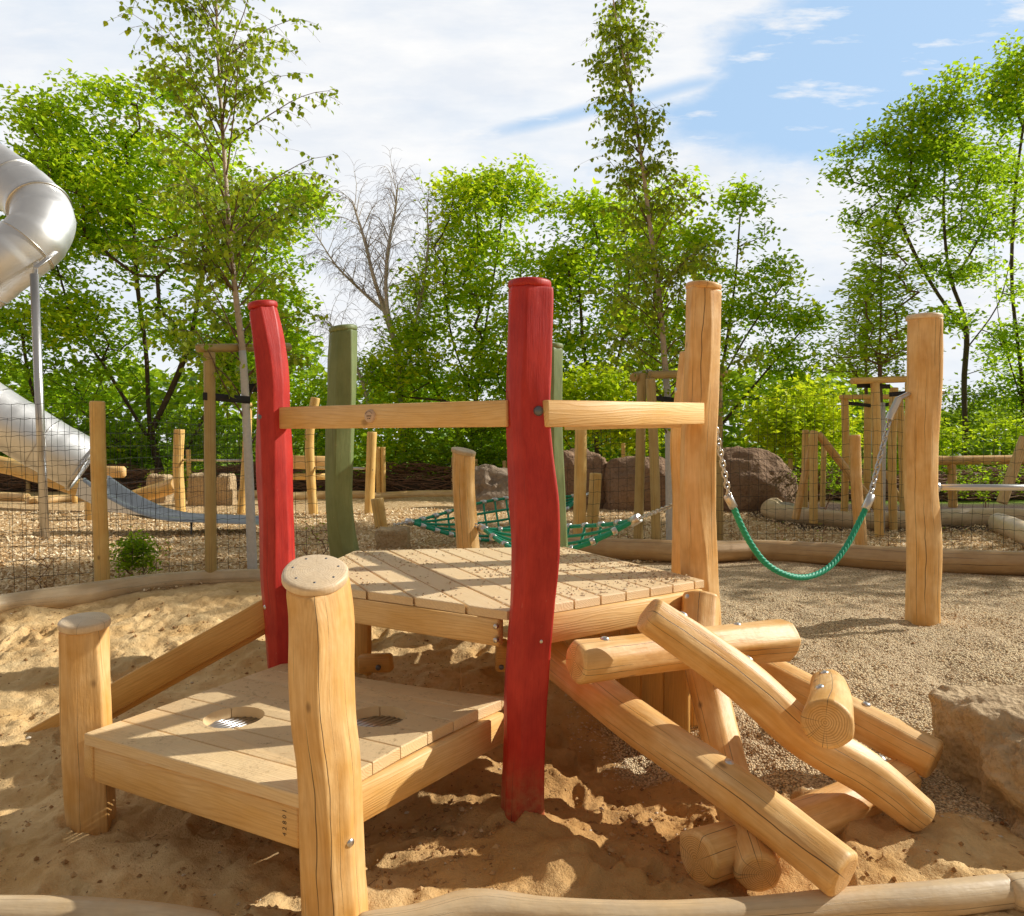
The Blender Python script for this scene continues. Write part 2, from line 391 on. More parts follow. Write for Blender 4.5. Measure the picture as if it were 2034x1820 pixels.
def rope_mat():
    m, nt = new_mat('green_rope'); k = NT(nt); pos = k.n('ShaderNodeNewGeometry').outputs['Position']
    n1 = k.noise(pos, 260, 3, .6); c = k.mix(n1, (.0, .20, .11), (.012, .45, .26)); b = k.bsdf(c, .5, k.bump(n1, .002, .5), spec=.5); k.out(b.outputs[0]); return m
M['rope'] = rope_mat()
def rock_mat(name, a, b_, c_, sc_=6, sandy=0.):
    m, nt = new_mat(name); k = NT(nt); geo = k.n('ShaderNodeNewGeometry'); pos = geo.outputs['Position']
    n1 = k.noise(pos, sc_, 6, .7, .3); n2 = k.noise(pos, sc_*9, 5, .7); v = k.vor(pos, sc_*7)
    c = k.mix(k.mr(n1, .3, .7), a, b_); c = k.mix(k.m('MULTIPLY', k.mr(n2, .5, .7), .6), c, c_)
    if sandy:
        nz = k.sep(geo.outputs['Normal'])[2]
        c = k.mix(k.m('MULTIPLY', k.m('MULTIPLY', k.mr(nz, .3, .9), k.mr(n1, .3, .6)), sandy), c, (.70, .52, .32))
    h = k.m('ADD', k.m('ADD', n1, k.m('MULTIPLY', n2, .6)), k.m('MULTIPLY', v, .5))
    bb = k.bsdf(c, .85, k.bump(h, .05, .8), spec=.25); k.out(bb.outputs[0]); return m
M['rock'] = rock_mat('sandstone', (.50, .35, .19), (.68, .51, .31), (.28, .18, .095), 5, .6)
M['boulder'] = rock_mat('brown_granite', (.23, .135, .08), (.37, .235, .145), (.12, .07, .042), 2.6)
M['boulderg'] = rock_mat('grey_granite', (.30, .225, .16), (.42, .32, .23), (.17, .12, .08), 2)
M['boulderw'] = rock_mat('white_limestone', (.5, .46, .4), (.6, .56, .5), (.35, .3, .26), 3)
G1 = [(0, (.09, .22, .008)), (.4, (.26, .47, .010)), (.75, (.48, .68, .014)), (1, (.74, .80, .02))]
G2 = [(0, (.07, .15, .005)), (.5, (.21, .37, .008)), (1, (.45, .58, .012))]
G3 = [(0, (.24, .38, .004)), (.5, (.48, .62, .006)), (1, (.74, .76, .015))]
G4 = [(0, (.10, .18, .008)), (.5, (.25, .38, .010)), (1, (.48, .56, .03))]
M['leaf'] = leaf_mat('maple_leaves', G1); M['leafdark'] = leaf_mat('dark_leaves', G2, .4); M['leafyellow'] = leaf_mat('lime_leaves', G3, .55)
M['leafbirch'] = leaf_mat('birch_leaves', G4, .42, .35)
M['grass'] = leaf_mat('meadow_grass', G1, .4)

# ------------------------------------------------------------------ ground
def hole(x, y, cx, cy, rx, ry, d):
    return -d * np.exp(-(((x-cx)/rx)**2 + ((y-cy)/ry)**2))
def hbase(x, y):
    x = np.asarray(x, float); y = np.asarray(y, float)
    w = ss(.6, 1.4, x)
    lo = 3.35 * (1-w) + 2.75 * w; hi = 5.7 * (1-w) + 5.0 * w
    h = .32 * ss(0, 1, (y - lo) / (hi - lo))
    h = h + .045 * ss(3.1, 3.5, y) * np.exp(-((x+1.75)/.9)**2)
    h = h + hole(x, y, .45, 3.45, .42, .40, .12) + hole(x, y, .0, 3.9, .9, .35, .05)
    h = h - .04 * ss(2.35, 1.9, y) * ss(.9, .2, x) * 0
    return h
def hdet(x, y):
    near = 1 - ss(5.2, 6.8, y)
    sandw = near * (1 - ss(.9, 1.6, x) * ss(2.95, 3.5, y))
    grav = near * ss(.9, 1.6, x) * ss(2.95, 3.5, y)
    d = sandw * (.034 * fbm(x*1.7, y*1.7, 2.2, o=2) + .021 * fbm(x*4.6, y*4.6, 5.5, o=3) + .0095 * fbm(x*14, y*14, 9.1, o=4, g=.6))
    rough = ss(-.05, .5, fbm(x*1.3 + 9, y*1.3, 4.4, o=2)) * sandw
    rough = np.maximum(rough, sandw * np.exp(-((x-.35)/.8)**2 - ((y-2.75)/.55)**2))
    lum = np.abs(fbm(x*11, y*11, 1.7, o=4)); d = d + rough * .015 * (lum - .35)
    d = d + grav * (.032 * fbm(x*2.2, y*2.2, 7.7, o=3) + .006 * fbm(x*13, y*13, 3.1, o=2))
    d = d + (1 - near) * .015 * fbm(x*1.1, y*1.1, 2.9, o=3)
    return d
FEET = []
_fr = np.random.default_rng(5)
for i in range(110):
    FEET.append((_fr.uniform(-4.6, 1.6), _fr.uniform(2.1, 5.2), _fr.uniform(0, PI), _fr.uniform(.7, 1.1)))
def hfeet(x, y):
    d = np.zeros_like(x)
    for fx, fy, a, s in FEET:
        m = (np.abs(x-fx) < .3) & (np.abs(y-fy) < .3)
        if not m.any(): continue
        dx, dy = x[m]-fx, y[m]-fy
        u = (dx*math.cos(a) + dy*math.sin(a)) / (.13*s); v = (-dx*math.sin(a) + dy*math.cos(a)) / (.055*s)
        q = np.sqrt(u*u + v*v); d[m] += -.026*(1 - ss(.8, 1.08, q)) + .012*np.exp(-((q-1.22)/.18)**2) + .003*np.sin(u*28)*np.sin(v*14)*(q < .85)
    return d
def H(x, y): return float(hbase(x, y)) + float(hdet(np.array(float(x)), np.array(float(y))))
def axis(lo, hi, st, ends, grow=1.12):
    a = list(np.arange(lo, hi + 1e-6, st)); s = st
    while a[-1] < ends[1]: s *= grow; a.append(a[-1] + s)
    s = st
    while a[0] > ends[0]: s *= grow; a.insert(0, a[0] - s)
    return np.array(a)
gx = axis(-4.6, 4.2, .0155, (-260, 260), 1.1); gy = axis(1.55, 6.6, .0155, (-40, 400), 1.07)
X, Y = np.meshgrid(gx, gy)
Zg = hbase(X, Y) + hdet(X, Y) + hfeet(X, Y) * (1 - ss(4.8, 5.4, Y))
# mounds: sand pushed up at post feet and log ends
for (mx, my, mr_, mh) in ((.05, 2.92, .16, .03), (-1.62, 2.85, .16, .025), (.25, 2.6, .2, .05), (.9, 2.75, .14, .05), (1.25, 2.95, .18, .05), (-1.55, 3.62, .3, .09), (-.35, 2.25, .2, .02), (.6, 2.35, .15, .03)):
    Zg += mh * np.exp(-((X-mx)**2 + (Y-my)**2) / mr_**2) * (1 + .5*fbm(X*9, Y*9, 1.1, o=3))
zone = np.zeros(X.shape)      # 0 sand, 1 gravel, 2 chips, 3 soil, 4 grass
zgr = ss(.8, 1.25, X + .25*fbm(X*2, Y*2, 6.1, o=3) + .9*(Y-3.05)) * ss(2.8, 3.15, Y + .12*fbm(X*3, Y*3, 2.2, o=3)) * ss(.25, .7, X)
mb = MB()
nV = X.size
mb.add(np.stack([X, Y, Zg], -1), quads_grid(len(gy), len(gx), wrap=False))
gme = mb.mesh('ground', [])
YL = lambda q: np.interp(q, [-9, -3.9, -3.5, -2.1, -1.5, .5, 2.3, 4.2, 6, 12], [5.0, 5.1, 5.3, 6.3, 6.4, 7.2, 7.35, 6.75, 6.7, 6.7])
chipw = ss(-.12, .06, Y - YL(X)) * (1 - ss(17.6, 18.2, Y))
bed = ss(3.6, 3.9, X) * ss(9.6, 9.9, Y - .0*X) * (1 - ss(14, 15, Y)) 
grs = ss(17.6, 18.4, Y)
grs = np.maximum(grs, ss(6.0, 6.6, X) * ss(13.6, 14.4, Y))
for nm, arr in (('zgravel', zgr), ('zchips', chipw), ('zsoil', bed), ('zgrass', grs)):
    a = gme.attributes.new(nm, 'FLOAT', 'POINT'); a.data.foreach_set('value', arr.astype(np.float32).ravel())
def ground_mat():
    m, nt = new_mat('playground_ground'); k = NT(nt); pos = k.n('ShaderNodeNewGeometry').outputs['Position']
    # sand
    g1 = k.noise(pos, 330, 2, .6); g2 = k.noise(pos, 3.2, 5, .65); g3 = k.noise(pos, 22, 5, .7)
    s = k.mix(k.mr(g2, .35, .68), (.60, .36, .13), (.92, .68, .36)); s = k.mix(k.m('MULTIPLY', k.mr(g3, .45, .7), .35), s, (.42, .20, .06))
    s = k.mix(k.m('MULTIPLY', g1, .5), s, (.78, .54, .28))
    # damp darker sand near the middle of the pit
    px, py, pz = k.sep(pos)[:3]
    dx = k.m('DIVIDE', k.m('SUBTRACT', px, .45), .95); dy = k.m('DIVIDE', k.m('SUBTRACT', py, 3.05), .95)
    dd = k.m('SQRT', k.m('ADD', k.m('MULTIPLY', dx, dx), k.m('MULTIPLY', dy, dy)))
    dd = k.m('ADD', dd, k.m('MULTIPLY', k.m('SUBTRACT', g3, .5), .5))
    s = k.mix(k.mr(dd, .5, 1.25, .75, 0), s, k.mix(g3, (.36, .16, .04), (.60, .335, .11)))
    tw = k.mr(k.noise(k.vm('MULTIPLY', pos, (1, 1, 1)), 26, 6, .8), .69, .72); s = k.mix(k.m('MULTIPLY', tw, .7), s, (.10, .05, .02))
    sp = k.mr(k.vor(pos, 60), .06, .1, 1, 0); s = k.mix(k.m('MULTIPLY', sp, k.mr(g2, .45, .6, 0, .6)), s, (.75, .66, .52))
    hs = k.m('ADD', k.m('MULTIPLY', g3, 2.2), k.m('ADD', k.m('MULTIPLY', g1, .14), k.m('MULTIPLY', k.m('MULTIPLY', k.noise(pos, 75, 4, .75), k.mr(k.noise(pos, 2.3, 3, .6), .42, .6, .25, 1.3)), 1.1)))
    # gravel
    vn = k.n('ShaderNodeTexVoronoi'); k.lk(pos, vn.inputs['Vector']); vn.inputs['Scale'].default_value = 95
    vc = k.sep(vn.outputs['Color'])[0]
    gc = k.ramp(vc, [(0, (.46, .33, .19)), (.3, (.76, .57, .33)), (.62, (.86, .68, .42)), (.85, (.92, .76, .50)), (1, (.64, .37, .15))])
    gc = k.mix(k.mr(vn.outputs['Distance'], .35, .75), gc, (.20, .135, .075))
    gc = k.mix(k.m('MULTIPLY', k.mr(k.noise(pos, 2.6, 3, .6), .4, .65), .45), gc, (.60, .46, .30))
    hg = k.m('SUBTRACT', 1., vn.outputs['Distance'])
    # chips
    v2 = k.n('ShaderNodeTexVoronoi'); k.lk(k.vm('ADD', pos, k.vm('MULTIPLY', k.noise(pos, 12, 2, .5, out=1), (.1, .1, 0))), v2.inputs['Vector']); v2.inputs['Scale'].default_value = 26
    cc = k.ramp(k.sep(v2.outputs['Color'])[0], [(0, (.46, .29, .13)), (.35, (.70, .48, .24)), (.7, (.82, .62, .36)), (1, (.92, .76, .50))])
    cc = k.mix(k.mr(v2.outputs['Distance'], .3, .8), cc, (.48, .31, .15))
    cc = k.mix(k.m('MULTIPLY', k.mr(k.noise(pos, 1.1, 4, .6), .4, .65), .3), cc, (.46, .29, .14))
    so = k.mix(k.noise(pos, 12, 5, .7), (.05, .032, .022), (.15, .095, .065))
    gr = k.mix(k.noise(pos, 2, 5, .7), (.10, .20, .015), (.26, .36, .03))
    zg, zc, zs, zr = [k.attr(q, 'Fac') for q in ('zgravel', 'zchips', 'zsoil', 'zgrass')]
    zg2 = k.mr(k.m('ADD', zg, k.m('MULTIPLY', k.m('SUBTRACT', k.noise(pos, 18, 5, .75), .5), .8)), .4, .6)
    c = k.mix(zg2, s, gc); c = k.mix(zc, c, cc); c = k.mix(zs, c, so); c = k.mix(zr, c, gr)
    hh = k.m('ADD', k.m('MULTIPLY', hs, k.m('SUBTRACT', 1., zg2)), k.m('MULTIPLY', hg, k.m('MULTIPLY', zg2, 1.1)))
    b = k.bsdf(c, .9, k.bump(hh, .012, .75), spec=.15); k.out(b.outputs[0]); return m
gme.materials.append(ground_mat())
go = bpy.data.objects.new('ground', gme); C.objects.link(go); go['kind'] = 'structure'

# ------------------------------------------------------------------ small parts
def bolt(parent, cen, axis_, r=.013, name='bolt', mat=None):
    b = MB(); prof = [(.0001, r*.55)] + [(r*math.sin(a), r*.55*math.cos(a)) for a in (0.35, .7, 1.0, 1.3, PI/2)] + [(r*1.02, -.002), (r*1.0, -.012)]
    lathe(b, cen, axis_, prof, 16); o = obj(name, b, mat or M['steel'], parent); return o
def cap_part(parent, cen, r, nrm, h=.035, mat=None, seed=0):
    b = MB(); ax = norm(nrm); prof = []
    k = 6
    pts = [(r-.014 + .014*math.sin(a), -h/2+.012 - .012*math.cos(a)) for a in np.linspace(0, PI/2, 5)] + [(r-.014+.014*math.cos(a), h/2-.012+.012*math.sin(a)) for a in np.linspace(0, PI/2, 5)]
    prof = [(0.0001, -h/2), (r*.6, -h/2)] + pts + [(r*.75, h/2+.002), (r*.4, h/2+.004), (.0001, h/2+.004)]
    rf = np.array([0, 1., 0]) if abs(ax[1]) < .9 else np.array([1., 0, 0])
    N = norm(np.cross(ax, rf)); B = np.cross(ax, N); seg = 40; th = np.linspace(0, 2*PI, seg, endpoint=False)
    pr = np.array(prof); wob = 1 + .03*vnoise(np.cos(th)*1.5 + seed*3.3, np.sin(th)*1.5)
    V = np.asarray(cen)[None, None] + (pr[:, 0][:, None]*wob)[..., None]*(np.cos(th)[None, :, None]*N + np.sin(th)[None, :, None]*B) + pr[:, 1][:, None, None]*ax
    g = np.stack([pr[:, 0][:, None]*np.cos(th), pr[:, 0][:, None]*np.sin(th), np.broadcast_to(pr[:, 1][:, None] + seed*5, (len(pr), seg))], -1)
    b.add(V, quads_grid(len(pr), seg), 0, g, .55)
    return obj('cap', b, mat or M['cap'], parent)
def px_axis(px, D, ws):
    """px: [(u,v)], widths px -> world points and radii at depth D"""
    return [P(u, v, D) for u, v in px], [w/2/F*D for w in ws]

# ------------------------------------------------------------------ play platform
base = np.array([0, 3.4, 0.])
plat = thing('play_platform', 'two-level wooden play platform with red and green posts standing in the sand', 'play structure', base)
def platform_post(px, ws, D, mat, seed, tip_tilt=(0, 0, 1), cap_mat=None, capr=1.12, label=None, bolts=(), flip=False, **kw):
    pts, rs = px_axis(px, D, ws)
    pts, rs = list(pts), list(rs)
    kw.setdefault('fac', 7); kw.setdefault('flat', .96); kw.setdefault('seg', 84); kw.setdefault('wob', .042); b = MB(); log(b, pts[::-1], rs[::-1], seed, tilt=tip_tilt, **kw)
    o = obj('post', b, mat, plat)
    if label: o['label'] = label
    c = cap_part(o, pts[0] + np.array([0, 0, .012]), rs[0]*capr, tip_tilt, mat=cap_mat or M['cap'], seed=seed)
    if seed == 16:
        ax = norm(tip_tilt); e1 = norm(np.cross(ax, (0, 1, 0))); e2 = np.cross(ax, e1)
        for a in range(7): bolt(c, pts[0] + np.array([0, 0, .012]) + ax*.0195 + (e1*math.cos(a*.9) + e2*math.sin(a*.9))*rs[0]*.78, ax, .0042, name='screw', mat=M['darksteel'])
    for (u, v, dr, bm) in bolts:
        i = min(range(len(px)), key=lambda j: abs(px[j][1]-v)); cen = P(u, v, D)
        cx = np.interp(v, [q[1] for q in px], [q[0] for q in px]); r = np.interp(v, [q[1] for q in px], rs)
        off = (u - cx)/F*D; fwd = math.sqrt(max(1e-5, r*r*.98 - off*off)) ; n = norm((off, -fwd, 0)); pc = P(cx, v, D)
        bolt(o, pc + n*(r*.985), n, dr, mat=bm)
    return o
RP = platform_post
pc_ = RP([(1052, 572), (1050, 700), (1050, 830), (1055, 900), (1062, 990), (1063, 1080), (1055, 1200), (1045, 1330), (1041, 1480), (1036, 1640), (1035, 1700)],
   [82, 84, 84, 86, 94, 92, 86, 86, 84, 86, 86], 3.0, M['red'], 11, (0, -.02, 1), M['red'], 1.02, 'tall red post at the front corner between the two rails', bolts=((1069, 818, .02, M['darksteel']), (1076, 1265, .013, None)))
RP([(521, 612), (533, 680), (541, 760), (542, 810), (547, 932), (551, 1054), (552, 1146), (560, 1240), (566, 1340), (572, 1420)],
   [52, 61, 62, 60, 62, 61, 63, 64, 62, 60], 3.75, M['red'], 12, (-.12, -.05, 1), M['red'], 1.1, 'leaning red post at the left corner', bolts=((524, 829, .017, M['darksteel']), (533, 1202, .013, None)))
RP([(682, 658), (680, 730), (677, 820), (675, 910), (675, 1010), (682, 1080), (697, 1160), (705, 1270), (706, 1340)],
   [52, 55, 55, 54, 53, 56, 58, 58, 58], 4.72, M['green'], 13, (-.14, -.02, 1), M['green'], 1.08, 'green post at the rear left corner')
RP([(1096, 692), (1097, 900), (1101, 1000), (1105, 1085), (1106, 1290)], [44, 44, 44, 46, 46], 5.02, M['green'], 14, (0, 0, 1), M['green'], 1.06, 'green post at the rear right corner')
RP([(1397, 575), (1396, 640), (1391, 790), (1386, 880), (1385, 1000), (1390, 1125), (1396, 1250), (1398, 1470)], [66, 68, 68, 68, 68, 70, 70, 70], 3.9, M['log'], 15, (.10, -.03, 1), M['log'], 1.06, 'tall natural wood post at the right corner')
RP([(627, 1150), (633, 1200), (637, 1346), (642, 1430), (650, 1501), (657, 1657), (665, 1812), (668, 1900)], [116, 120, 120, 118, 117, 116, 122, 124], 2.35, M['log'], 16, (.10, -.42, 1), M['cap'], 1.12, 'short natural wood post nearest the camera', bolts=((704, 1657, .014, None),), seg=60, step=.02)
RP([(168, 1244), (169, 1268), (173, 1424), (180, 1579), (184, 1660), (186, 1720)], [88, 88, 89, 90, 88, 88], 2.93, M['log'], 17, (.04, -.10, 1), M['cap'], 1.08, 'low natural wood post at the left end of the lower deck')

# deck construction
def clip(poly, n, d):   # keep dot(p,n)<=d
    out = []
    for i in range(len(poly)):
        a, b = poly[i], poly[(i+1) % len(poly)]; da, db = np.dot(a, n)-d, np.dot(b, n)-d
        if da <= 0: out.append(a)
        if (da < 0 < db) or (db < 0 < da): out.append(a + (b-a)*(da/(da-db)))
    return out
def inset(poly, e):
    n = len(poly); out = []
    A = sum(poly[i][0]*poly[(i+1) % n][1] - poly[(i+1) % n][0]*poly[i][1] for i in range(n)); s = 1 if A > 0 else -1
    for i in range(n):
        a, b, c = poly[i-1], poly[i], poly[(i+1) % n]; d1, d2 = norm(b-a), norm(c-b)
        n1 = np.array([-d1[1], d1[0]])*s; n2 = np.array([-d2[1], d2[0]])*s; bi = n1+n2; q = np.dot(bi, bi)
        out.append(b + bi/max(q, .3)*2*e*(.5 if q < .3 else 1) if q > 1e-6 else b)
    return out
def deck_boards(mb, poly, u, wid, z1, th, gap=.006, off=0., seed=1):
    poly = [np.array(p, float) for p in poly]; u = norm(np.array(u, float)); v = np.array([-u[1], u[0]])
    ts = [np.dot(p, v) for p in poly]; t = min(ts) - off; i = 0; rg = np.random.default_rng(seed)
    while t < max(ts):
        q = clip(clip(poly, v, t+wid-gap), -v, -t)
        if len(q) >= 3:
            ok = [q[0]]
            for a in q[1:]:
                if np.linalg.norm(a-ok[-1]) > .004: ok.append(a)
            if np.linalg.norm(ok[0]-ok[-1]) < .004: ok.pop()
            q = ok
        if len(q) >= 3:
            area = abs(sum(q[j][0]*q[(j+1) % len(q)][1]-q[(j+1) % len(q)][0]*q[j][1] for j in range(len(q))))/2
            if area > 2e-4:
                n = len(q); dz = rg.uniform(-.001, .001); A = sum(q[j][0]*q[(j+1) % n][1]-q[(j+1) % n][0]*q[j][1] for j in range(n))
                if A < 0: q = q[::-1]
                e = .005; qi = inset(q, e); qm = inset(q, .0015)
                V = [(*p, z1+dz) for p in qi] + [(*p, z1+dz-.0015) for p in qm] + [(*p, z1+dz-e) for p in q] + [(*p, z1-th) for p in q]
                V = np.array(V); go_ = rg.uniform(-20, 20, 3)
                g = np.stack([V[:, :2] @ u, V[:, :2] @ v, V[:, 2]], 1) + go_
                fs = [np.array([list(range(n))]), np.array([list(range(3*n, 4*n))[::-1]])]
                for r_ in range(3):
                    fs.append(np.array([[r_*n+j, (r_+1)*n+j, (r_+1)*n+(j+1) % n, r_*n+(j+1) % n] for j in range(n)]))
                mb.add(V, fs, 0, g, rg.uniform(0, 1))
        t += wid; i += 1
def arc(a, b, bul, n=8):
    a, b = np.array(a, float), np.array(b, float); d = b-a; nn = np.array([-d[1], d[0]]); return [a + d*t + nn*bul*4*t*(1-t) for t in np.linspace(0, 1, n)]
ZU, ZL = .815, .405
cC, cRL, cG1, cG2, cR = (-.02, 3.02), (-1.10, 3.66), (-.975, 4.70), (.34, 4.86), (.945, 3.70)
upper = arc(cC, cRL, -.015) + arc(cRL, cG1, 0, 2)[1:] + [cG2] + [cR]
mb = MB(); deck_boards(mb, upper, (.43, -.90), .150, ZU, .038, gap=.010, seed=3)
du = obj('upper_deck', mb, M['deckhi'], plat, smooth=False); du['label'] = 'upper deck of pale boards strewn with pebbles'
lLL, lF, lC, lRL = (-1.60, 2.80), (-.615, 2.285), (-.015, 3.20), (-1.12, 3.70)
lower = arc(lLL, lF, .0, 2) + arc(lF, lC, .03, 6)[1:] + arc(lC, lRL, .035, 14)[1:]
lower = lower
mb = MB(); deck_boards(mb, lower, (.885, -.466), .150, ZL, .042, gap=.004, seed=5)
me = mb.mesh('lower_deck', [M['decklo']], base, False)
dl = bpy.data.objects.new('lower_deck', me); C.objects.link(dl); dl['_w'] = list(map(float, base))
HOLES = [(-1.10, 2.965, .115), (-.535, 2.975, .115)]
cut = MB()
for hx, hy, hr in HOLES:
    lathe(cut, (hx, hy, ZL-.2), (0, 0, 1), [(.0001, 0), (hr, 0), (hr, .4), (.0001, .4)], 48)
cme = cut.mesh('c', [], base, False); co = bpy.data.objects.new('cutter', cme); C.objects.link(co)
bm_ = bmesh.new(); bm_.from_mesh(cme); bmesh.ops.remove_doubles(bm_, verts=bm_.verts, dist=.0005); bmesh.ops.recalc_face_normals(bm_, faces=bm_.faces); bm_.to_mesh(cme); bm_.free()
md = dl.modifiers.new('h', 'BOOLEAN'); md.object = co; md.operation = 'DIFFERENCE'; md.solver = 'EXACT'
bpy.context.view_layer.update(); dg = bpy.context.evaluated_depsgraph_get()
nme = bpy.data.meshes.new_from_object(dl.evaluated_get(dg)); dl.modifiers.clear(); dl.data = nme; bpy.data.objects.remove(co)
if not len(nme.materials): nme.materials.append(M['decklo'])
for p_ in nme.polygons: p_.material_index = 0
dl.parent = plat; dl['label'] = 'lower deck of sandy boards with two round holes'
for hx, hy, hr in HOLES:
    b = MB()
    for i in range(-5, 6):
        o_ = i*.0235; L_ = math.sqrt(max(0, (hr+.012)**2 - o_*o_))
        d = np.array([.62, .78, 0]); n_ = np.array([-.78, .62, 0]); c0 = np.array([hx, hy, ZL-.046]) + n_*o_
        tube(b, [c0-d*L_, c0+d*L_], .0075, 10)
    g_ = obj('steel_grate', b, M['steel'], dl)
    b = MB(); lathe(b, (hx, hy, ZL-.052), (0, 0, 1), [(hr+.004, .012), (hr+.022, .012), (hr+.022, -.03), (hr+.004, -.03), (hr+.004, .012)], 40); obj('rim', b, M['plankdark'], g_)
# fascia beams
def fascia(a, b, z, h=.115, w=.045, mat='plank', out=.0, name='fascia_beam', ext=0., bev=.006):
    a = np.array(a, float); b = np.array(b, float); d = norm(b-a); nn = np.array([d[1], -d[0]])
    a = a + nn*out - d*ext; b = b + nn*out + d*ext
    m_ = MB(); beam(m_, (*a, z-h/2), (*b, z-h/2), w=w, h=h, bev=bev); return obj(name, m_, M[mat], plat)
def fasc_px(p1, p2, z, **k): return fascia(p1, p2, z, **k)
f1 = fascia((-1.05, 3.66), (-.045, 3.065), ZU-.041, .112)
f2 = fascia((.03, 3.06), (.92, 3.68), ZU-.041, .12)
for t_, zz in ((.93, .075), (.93, .105)): pass
fascia((-1.07, 3.78), (-1.0, 4.7), ZU-.041, .12); fascia((-.95, 4.80), (.28, 4.94), ZU-.041, .12); fascia((.36, 4.88), (.92, 3.78), ZU-.041, .12)
dF1 = norm(np.array([1.005, -.605, 0])); nF1 = np.array([dF1[1], -dF1[0], 0])
for (u, v) in ((984, 1245), (984, 1272)):
    q = PZ(u, v, ZU-.07 if v < 1260 else ZU-.13); D_ = 3.035; pt = P(u, v, D_); bolt(f1, pt, nF1 if nF1[1] < 0 else -nF1, .011)
q = P(1331, 1196, 3.57); bolt(f2, q, (.5, -.8, 0), .010, mat=M['darksteel'])
f3 = fascia((-1.55, 2.812), (-.655, 2.345), ZL-.045, .135, .05); f4 = fascia((-.60, 2.36), (-.05, 3.15), ZL-.045, .13, .045)
f5 = fascia((-1.6, 2.93), (-1.15, 3.6), ZL-.045, .12); f6 = fascia((-1.05, 3.62), (-.08, 3.19), ZL-.045, .12)
bolt(f3, P(349, 1559, 2.67), (-.46, -.88, 0), .010, mat=M['darksteel'])
# rails
def rail(a, b, mat, h=.105, w=.05, ):
    m_ = MB(); beam(m_, a, b, w=w, h=h, bev=.004); return obj('rail', m_, M[mat], plat)
ra, rb = P(560, 831, 3.72), P(1012, 823, 2.99); ra[2] = rb[2] = (ra[2]+rb[2])/2; ra[2] += .003
r1 = rail(ra, rb, 'plank')
rc, rd = P(1080, 822, 2.93), P(1391, 821.5, 3.79)
r2 = rail(rc, rd, 'plank')
r3 = rail((.36, 4.92, 1.62), (.90, 3.95, 1.62), 'plank')
n1 = np.array([-.53, -.85, 0])
for v in (806, 838): bolt(r1, P(977, v, 3.014), n1, .008, mat=M['darksteel'])
n2 = np.array([.68, -.73, 0])
for v in (807, 833): bolt(r2, P(1381, v, 3.745), n2, .008, mat=M['darksteel'])
# round plaque with lettering on the left rail
pcn = P(745, 828, 3.395); pn = norm(np.cross(np.cross(rb-ra, (0, 0, 1)), (0, 0, 1)))
pd = norm(rb-ra); pnv = norm(np.cross(pd, (0, 0, 1)))
if pnv[1] > 0: pnv = -pnv
# centre lies on the rail's near face
tt = (pcn[0]-ra[0])/(rb[0]-ra[0]); pcn = ra + (rb-ra)*tt + pnv*.025; 
b = MB(); lathe(b, pcn, pnv, [(.0001, .012), (.026, .012), (.029, .009), (.030, 0), (.030, -.003)], 32)
plq = obj('plaque', b, simple_mat('plaque_wood', (.66, .47, .33), .6, 0, 90, .1), r1)
M['ink'] = simple_mat('burnt_lettering', (.10, .05, .03), .8)
def lettering(txt, size, origin, xdir, ydir, parent, mat):
    cu = bpy.data.curves.new('lettering', 'FONT'); cu.body = txt; cu.size = size; cu.align_x = 'CENTER'; cu.align_y = 'CENTER'; cu.resolution_u = 2; cu.extrude = .0004
    o = bpy.data.objects.new('lettering', cu); C.objects.link(o); x = norm(xdir); y = norm(ydir); z = np.cross(x, y)
    mw = Matrix(((x[0], y[0], z[0], origin[0]), (x[1], y[1], z[1], origin[1]), (x[2], y[2], z[2], origin[2]), (0, 0, 0, 1)))
    cu.materials.append(mat); bpy.context.view_layer.update()
    me = bpy.data.meshes.new_from_object(o); o2 = bpy.data.objects.new('lettering', me); bpy.data.objects.remove(o); C.objects.link(o2)
    pm = Matrix.Translation(Vector(base)); me.transform(pm.inverted() @ mw); o2.parent = parent; o2.name = 'lettering'
    return o2
fx = pd if pd[0] > 0 else -pd
for ch, a in zip('HOLZ', (150, 132, 114, 98)):
    a = R(a); lettering(ch, .0085, pcn + pnv*.0125 + fx*.022*math.cos(a) + np.array([0, 0, .022*math.sin(a)]), fx*math.sin(a) - np.array([0, 0, math.cos(a)]), fx*math.cos(a) + np.array([0, 0, math.sin(a)]), r1, M['ink'])
for ch, a in zip('KLA', (72, 54, 36)):
    a = R(a); lettering(ch, .0085, pcn + pnv*.0125 + fx*.022*math.cos(a) + np.array([0, 0, .022*math.sin(a)]), fx*math.sin(a) - np.array([0, 0, math.cos(a)]), fx*math.cos(a) + np.array([0, 0, math.sin(a)]), r1, M['ink'])
lettering('228 82', .010, pcn + pnv*.0125, fx, (0, 0, 1), r1, M['ink']); lettering('LL 808', .007, pcn + pnv*.0125 - np.array([0, 0, .011]), fx, (0, 0, 1), r1, M['ink'])
# stamped figures on the lower fascia
d3 = norm(np.array([-.655+1.55, 2.345-2.812, 0])); n3 = np.array([d3[1], -d3[0], 0])
o3 = np.array([-1.55, 2.812, 0]) + d3*(1.01-.055) + n3*.0253 + np.array([0, 0, ZL-.045-.062])
lettering('4 2 8 0 1', .024, o3, (0, 0, 1), -d3, f3, M['ink'])
# block between fascia end and near post (end grain block)
b = MB(); hullbox(b, (-.625, 2.335, ZL-.112), (.54, .84, 0), (.84, -.54, 0), (0, 0, 1), (.028, .035, .066), .004); obj('corner_block', b, M['plankdark'], plat)
b = MB(); hullbox(b, (-1.575, 2.83, ZL-.108), (.54, .84, 0), (.84, -.54, 0), (0, 0, 1), (.03, .03, .064), .004); obj('corner_block', b, M['plank'], plat)
